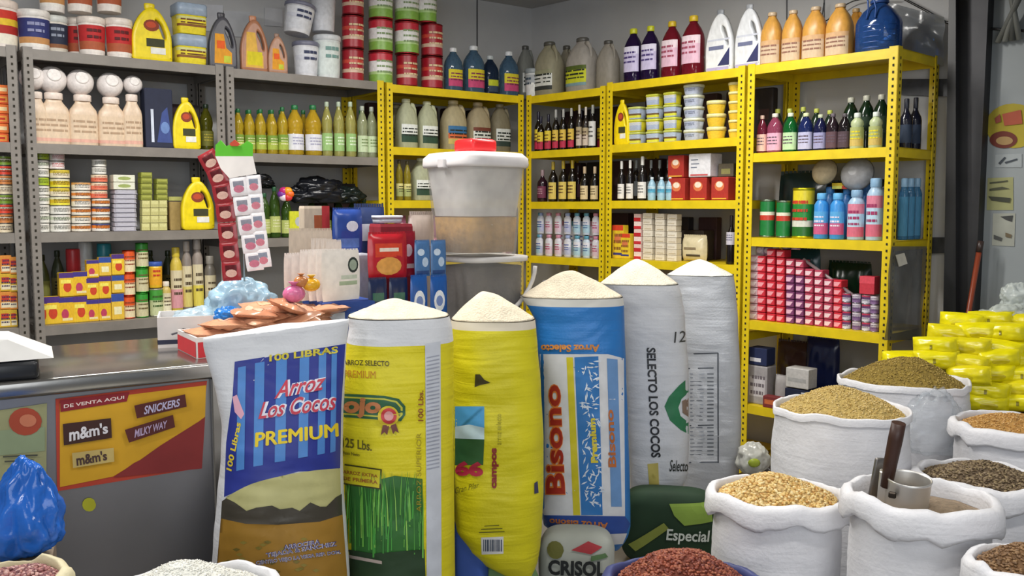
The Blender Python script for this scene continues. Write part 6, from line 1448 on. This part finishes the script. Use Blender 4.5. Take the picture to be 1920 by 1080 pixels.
ldecal([(-.02, H*.82), (.05, H*.78), (.09, H*.86), (.04, H*.92)], 'b03840', W, H, D, .001, r, 'red_swoosh')
ldecal([(.05, H*.70), (.11, H*.74), (.10, H*.79), (.05, H*.76)], '5a7a50', W, H, D, .001, r, 'green_leaf')
vs, fs = text_fit('CRISOL', .04)
b = MB().use(mat('1e2224', 'cloth')); b.add([((u - .5)*.2, yface((u-.5)*.2, H*.52 + v*.055, W, H, D) - .004, H*.52 + v*.055) for u, v in vs], fs); link('lettering', b, r)
r, W, H, D = lying('rice_sack', 'dark green printed sack lying under the white standing sacks', 1262, 190, 925, 3.54, .16, mat('1e3a22', 'cloth', .12), 7)
ldecal([(.0, H*.86), (.16, H*.9), (.17, H*.66), (.06, H*.6), (.02, H*.72)], '8aa844', W, H, D, .001, r, 'light_green_print')
ldecal([(-.16, H*.3), (-.02, H*.62), (.0, H*.55), (-.13, H*.22)], '8a9440', W, H, D, .001, r, 'olive_print')
vs, fs = text_fit('Especial', .02, .1)
b = MB().use(mat('d8e0d8', 'cloth')); b.add([(-.01 + u*.17, yface(-.01 + u*.17, H*.36 + v*.06, W, H, D) - .004, H*.36 + v*.06) for u, v in vs], fs); link('lettering', b, r)
r, W, H, D = lying('rice_sack', 'blue sack lying under the plain yellow sack', 880, 70, 950, 2.88, .13, mat('3454a4', 'cloth', .1), 9)
lying('rice_sack', 'green and white sack at floor level below the plain yellow sack', 950, 130, 1066, 2.92, .12, mat('6a8a5a', 'cloth', .25, 12), 12)
lying('rice_sack', 'grey sack on the floor supporting the rearmost white sack', 1335, 120, 932, 4.02, .24, mat('9a9c9c', 'cloth', .06), 14)
# ---- blue plastic at the far left
q = at_y(26, 952, 1.98); b = MB().use(mat('2464c0', 'film', .2, 10, .2, .4, 18)); b.ball((0, 0, 0), 1, 80, 50); vs = []
for v in b.v:
    P_ = Vector(v); n_ = .3*noise.noise(P_*2.1 + Vector((3, 1, 0))) + .32*(.3 - abs(noise.noise(Vector((P_.x*3.5, P_.y*3.5, P_.z*1.6))))) + .12*(.3 - abs(noise.noise(P_*9)))
    t = (P_.z + 1)/2; w_ = .10 - .055*t; vs.append((P_.x*w_*(1+n_) + .015 - .01*t + .025*t, P_.y*w_*.7*(1+n_), P_.z*.115*(1 + n_*.3)))
b.v = vs; setp(link('plastic_bag', b), 'bright blue crumpled plastic bag standing at the left edge', 'bag').location = q
b = MB().use(mat('7a6a58', 'cloth')).rbox(-.10, .12, -.09, .09, 0, 1, .02, 2)
hz = q.z - .112; o = setp(link('carton', MB().use(mat('8a7a68', 'paper')).rbox(-.12, .07, -.08, .08, 0, hz, .006, 1)), 'brown carton column under the blue plastic bag at left edge', 'carton'); o.location = (q.x - .01, q.y + .03, 0); o.rotation_euler = (0, 0, .4)

# ================================================================== RIGHT-HAND WALL DETAILS
def wall_strip(name, pts, d, m, th=.02, kind='structure', label=None, cat=None):
    b = MB().use(m); P_ = [on_plane(RR, x, y, d) for x, y in pts]; n = len(P_)
    for dd_ in (d, d + th):
        for q, z in P_: b.v.append(tuple(RR.at(q, dd_, z)))
    b.face(list(range(n))); b.face([n + i for i in range(n)][::-1])
    for i in range(n): j = (i+1) % n; b.face((i, n+i, n+j, j))
    o = link(name, b)
    if kind: o['kind'] = kind
    else: setp(o, label, cat)
    return o
# black pipe and grey column standing off the wall
wall_strip('trim_2', [(1780, -60), (1792, -60), (1800, 1300), (1776, 1300)][:2] + [(1792, 620), (1768, 620)], .30, mat('1c1c1e', 'gloss', .1, 5, .4), .04)
q0, z0 = on_plane(RR, 1781, 300, .36); q1, z1 = on_plane(RR, 1838, 300, .36)
b = MB().use(mat('4c4c4e', 'metal', .15, 4, .55, .1, 10))
ps = [tuple(RR.at(q, d, z)) for z in (0, 2.8) for d in (.37, .465) for q in (q0, q1)]
b.add(ps, [(0, 2, 3, 1), (4, 5, 7, 6), (0, 1, 5, 4), (2, 6, 7, 3), (0, 4, 6, 2), (1, 3, 7, 5)]); struct('trim_3', b)
wall_strip('trim_4', [(1690, 148), (1777, 148), (1777, 181), (1690, 178)], .448, mat('3a3c42', 'plastic', .3, 30), .02)
wall_strip('trim_5', [(1730, 445), (1772, 445), (1772, 474), (1730, 476)], .448, mat('34363c', 'plastic', .3, 30), .02)
wall_strip('trim_6', [(1838, -40), (2100, -90), (2100, 760), (1820, 700)], .44, mat('8f9597', 'matte', .05, 3, .5), .02)
# stickers and notes on the pale board
PR = Flat(RR, .438)
def note(name, label, cat, layers):
    r = empty(name, (RR.C.x, RR.C.y, 0), RR.rz, label, cat); 
    for nm, ly in layers:
        b = MB(); PR.k = 0 if nm.startswith('sheet') else 2
        for L_ in ly:
            if L_[0] == 'T': PR.text(b, L_[1], L_[2], L_[3], .02)
            else: PR.poly(b, L_[0], L_[1])
        link(nm, b, r)
EP = lambda cx, cy, rx, ry, n=24: [(cx + rx*math.cos(2*pi*i/n), cy + ry*math.sin(2*pi*i/n)) for i in range(n)][::-1]
note('sticker', 'large oval yellow sticker with red shapes on the pale board', 'sticker', [('sheet', [(EP(1900, 236, 52, 42), 'a8982c')]), ('red_shapes', [(EP(1882, 262, 26, 16), '6a2c20'), (EP(1884, 264, 16, 8), 'a88858'), ([(1880, 214), (1915, 206), (1918, 232), (1884, 236)], 'a85038'), ([(1866, 222), (1876, 214), (1878, 228), (1868, 232)], '8a4030')])])
note('note', 'handwritten scribble on the board just below the oval sticker', 'note', [('sheet', [([(1866, 290), (1916, 288), (1916, 314), (1866, 314)], '9ea4a6')]), ('writing', [([(1872, 306), (1884, 294), (1887, 296), (1876, 309)], '3a4048'), ([(1884, 304), (1908, 297), (1908, 300), (1886, 307)], '3a4048')])])
note('note', 'yellowish note with dark handwriting in the middle of the board', 'note', [('sheet', [([(1852, 334), (1900, 332), (1900, 394), (1850, 394)], '9c9c6c')]), ('writing', [([(1856, 342), (1890, 338), (1890, 341), (1856, 345)], '4a4c38'), ([(1856, 354), (1880, 350), (1894, 354), (1856, 358)], '4a4c38'), ([(1854, 368), (1896, 371), (1894, 380), (1860, 376)], '3c3e30')])])
note('note', 'pale note with black arrow-like mark low on the board', 'note', [('sheet', [([(1862, 400), (1904, 400), (1902, 462), (1860, 460)], '9fa196')]), ('writing', [([(1876, 406), (1900, 404), (1898, 416), (1886, 412)], '3a3c3c'), ([(1864, 440), (1880, 446), (1878, 452), (1864, 448)], '4a4c4a'), ([(1886, 436), (1898, 440), (1896, 446), (1886, 444)], '6a5c44')])])
# orange handled tool leaning on the column
a_, c_ = RR.at(0, 0), 0
q, z = on_plane(RR, 1836, 452, .33); A_ = RR.at(q, .35, z); q, z = on_plane(RR, 1812, 610, .31); B_ = RR.at(q, .31, z); D_ = (B_ - A_); C_ = A_ + D_ * ((A_.z) / (A_.z - B_.z))
tl = empty('broom', C_, 0, 'tool with orange handle leaning against the grey column', 'broom')
L_ = A_ - C_
link('handle', MB().use(mat('8a3e26', 'plastic')).tube([L_*.03, L_*.98], .012, 10), tl); link('grip', MB().use(mat('3a2c28', 'plastic')).tube([L_*.96, L_], .014, 10), tl)
link('head', MB().use(mat('3a3a38', 'matte')).rbox(-.05, .05, -.02, .02, 0, .08, .01, 1), tl)
# translucent dark sheet hanging at the open side of the end unit, tape on the post
U3 = Vector((RR.u.x, RR.u.y, 0))
def side_pt(f, px, py):      # a point on the plane of the end unit's open side
    q_ = RR.solve(1686, 0, 2.1)[0] + .02; A = RR.at(q_); r_ = ray(px, py); t = (RR.u.x*A.x + RR.u.y*A.y) / (RR.u.x*r_.x + RR.u.y*r_.y)
    return Vector((r_.x*t, r_.y*t, CH + r_.z*t))
b = MB().use(film('5a5e60', .8, .25)); pts = [(1668, 468), (1700, 452), (1730, 470), (1728, 560), (1712, 640), (1664, 640), (1662, 560)]
n_ = 14; grid = []
for j in range(n_ + 1):
    for i in range(n_ + 1):
        u, v = i/n_, j/n_; xl, xr = 1672 - 14*v, 1738 - 10*v; p_ = side_pt(0, xl + (xr - xl)*u, 462 + 176*v); p_ += U3 * .012 * noise.noise(Vector((u*5, v*2, 2))) ; b.v.append(tuple(p_))
for j in range(n_):
    for i in range(n_): k = j*(n_+1)+i; b.face((k, k+1, k+n_+2, k+n_+1), True)
setp(link('plastic_sheet', b), 'dark translucent plastic sheet covering the lower open side of the end shelf', 'sheet')
b = MB().use(mat('d0ccc0', 'paper')); f = [side_pt(0, *q) + U3*.012 for q in [(1674, 478), (1690, 474), (1696, 494), (1680, 500)]]; b.add(f, [(0, 1, 2, 3)])
b.add([v + U3*.002 for v in f], [(3, 2, 1, 0)]); setp(link('paper_tag', b), 'small torn white tag at the top of the plastic sheet', 'tag')
# cables and the dark canopy in the upper right
for pts, r_, ds in [([(1680, -10), (1740, 22), (1775, 42), (1840, 52), (1925, 58)], .006, 'black cable sagging across the wall from shelf to board'), ([(1545, 5), (1546, 40), (1600, 2), (1680, -2)], .003, 'thin cable running along the wall above amber bottles')]:
    w3 = []
    for x, y in catmull(pts, 6, False): q, z = on_plane(RR, x, y, .42); w3.append(RR.at(q, .42, z))
    setp(link('cable', MB().use(mat('1c1c1c', 'plastic')).tube(w3, r_, 6)), ds, 'cable')
b = MB().use(mat('17181a', 'cloth', .3, 8)); n_ = 20
for j in range(n_ + 1):
    for i in range(n_ + 1):
        u, v = i/n_, j/n_; p_ = at_y(1690 + 420*u, 0, 3.6); p_ = Vector((p_.x, 3.1 + .9*v, 2.27 + .16*v - .10*abs(math.sin(u*6)) * (v < .98) - .03*math.sin(v*9) + .06*v)); b.v.append(tuple(p_))
for j in range(n_):
    for i in range(n_): k = j*(n_+1)+i; b.face((k, k+n_+1, k+n_+2, k+1), True)
setp(link('canopy', b), 'black sagging cloth canopy in the upper right corner', 'canopy')
q, z = on_plane(RR, 1895, 40, .38)
for k in range(4):
    b = MB().use(mat(['6e706c', '8a8c88', '5a5c5a', '7c7e7a'][k], 'paper')).lathe([(.012, 0), (.012, .26)], 10); o = setp(link('paper_roll', b), 'grey paper roll, %s of the bundle tied high on the board' % ORD[k], 'roll', 'grey paper rolls')
    c = RR.at(q + .03*k - .06, .41, z - .08); o.location = c; o.rotation_euler = (.2, .5 - .22*k, RR.rz)
# grey plastic sheet bulging behind the blue jug
b = MB().use(film('7c8084', .85, .2))
for j in range(15):
    for i in range(15):
        u, v = i/14, j/14; q, z = on_plane(RR, 1665 + 105*u, 4 + 92*v + 28*u, .40); p_ = RR.at(q, .40 + .03*noise.noise(Vector((u*3, v*3, 5))), z); b.v.append(tuple(p_))
for j in range(14):
    for i in range(14): k = j*15+i; b.face((k, k+1, k+16, k+15), True)
setp(link('plastic_sheet', b), 'grey translucent plastic sheet pinned to the wall behind the blue jug', 'sheet')
# pale paper notices on the wall above the grey units
for i, (pts, c_) in enumerate([([(382, 8), (418, 10), (418, 60), (382, 58)], 'd4d6dc'), ([(420, 20), (470, 22), (470, 70), (420, 68)], 'c4c6ca'), ([(496, 14), (530, 18), (530, 50), (496, 48)], 'cccdd0')]):
    b = MB().use(mat(c_, 'paper')); P_ = [on_plane(LR, x, y, .462) for x, y in pts]
    b.v = [tuple(LR.at(q, .462, z)) for q, z in P_] + [tuple(LR.at(q, .466, z)) for q, z in P_]
    b.face((0, 1, 2, 3)); b.face((7, 6, 5, 4)); [b.face((k, 4+k, 4+(k+1) % 4, (k+1) % 4)) for k in range(4)]
    setp(link('notice', b), 'pale paper notice on the wall, %s of three above the detergent jugs' % ORD[i], 'notice')

for k, (run, pts) in enumerate([(LR, [(894, -10), (896, -10), (896, 200), (894, 200)]), (RR, [(1474, -20), (1476, -20), (1476, 130), (1474, 130)]), (RR, [(1544, -20), (1546, -20), (1546, 120), (1544, 120)])]):
    b = MB().use(mat('5c5c5e', 'matte')); P_ = [on_plane(run, x, y, .466) for x, y in pts]
    b.v = [tuple(run.at(q, .466, z)) for q, z in P_] + [tuple(run.at(q, .471, z)) for q, z in P_]
    b.face((0, 1, 2, 3)); b.face((7, 6, 5, 4)); [b.face((i, 4+i, 4+(i+1) % 4, (i+1) % 4)) for i in range(4)]
    struct('trim_%d' % (7 + k), b)
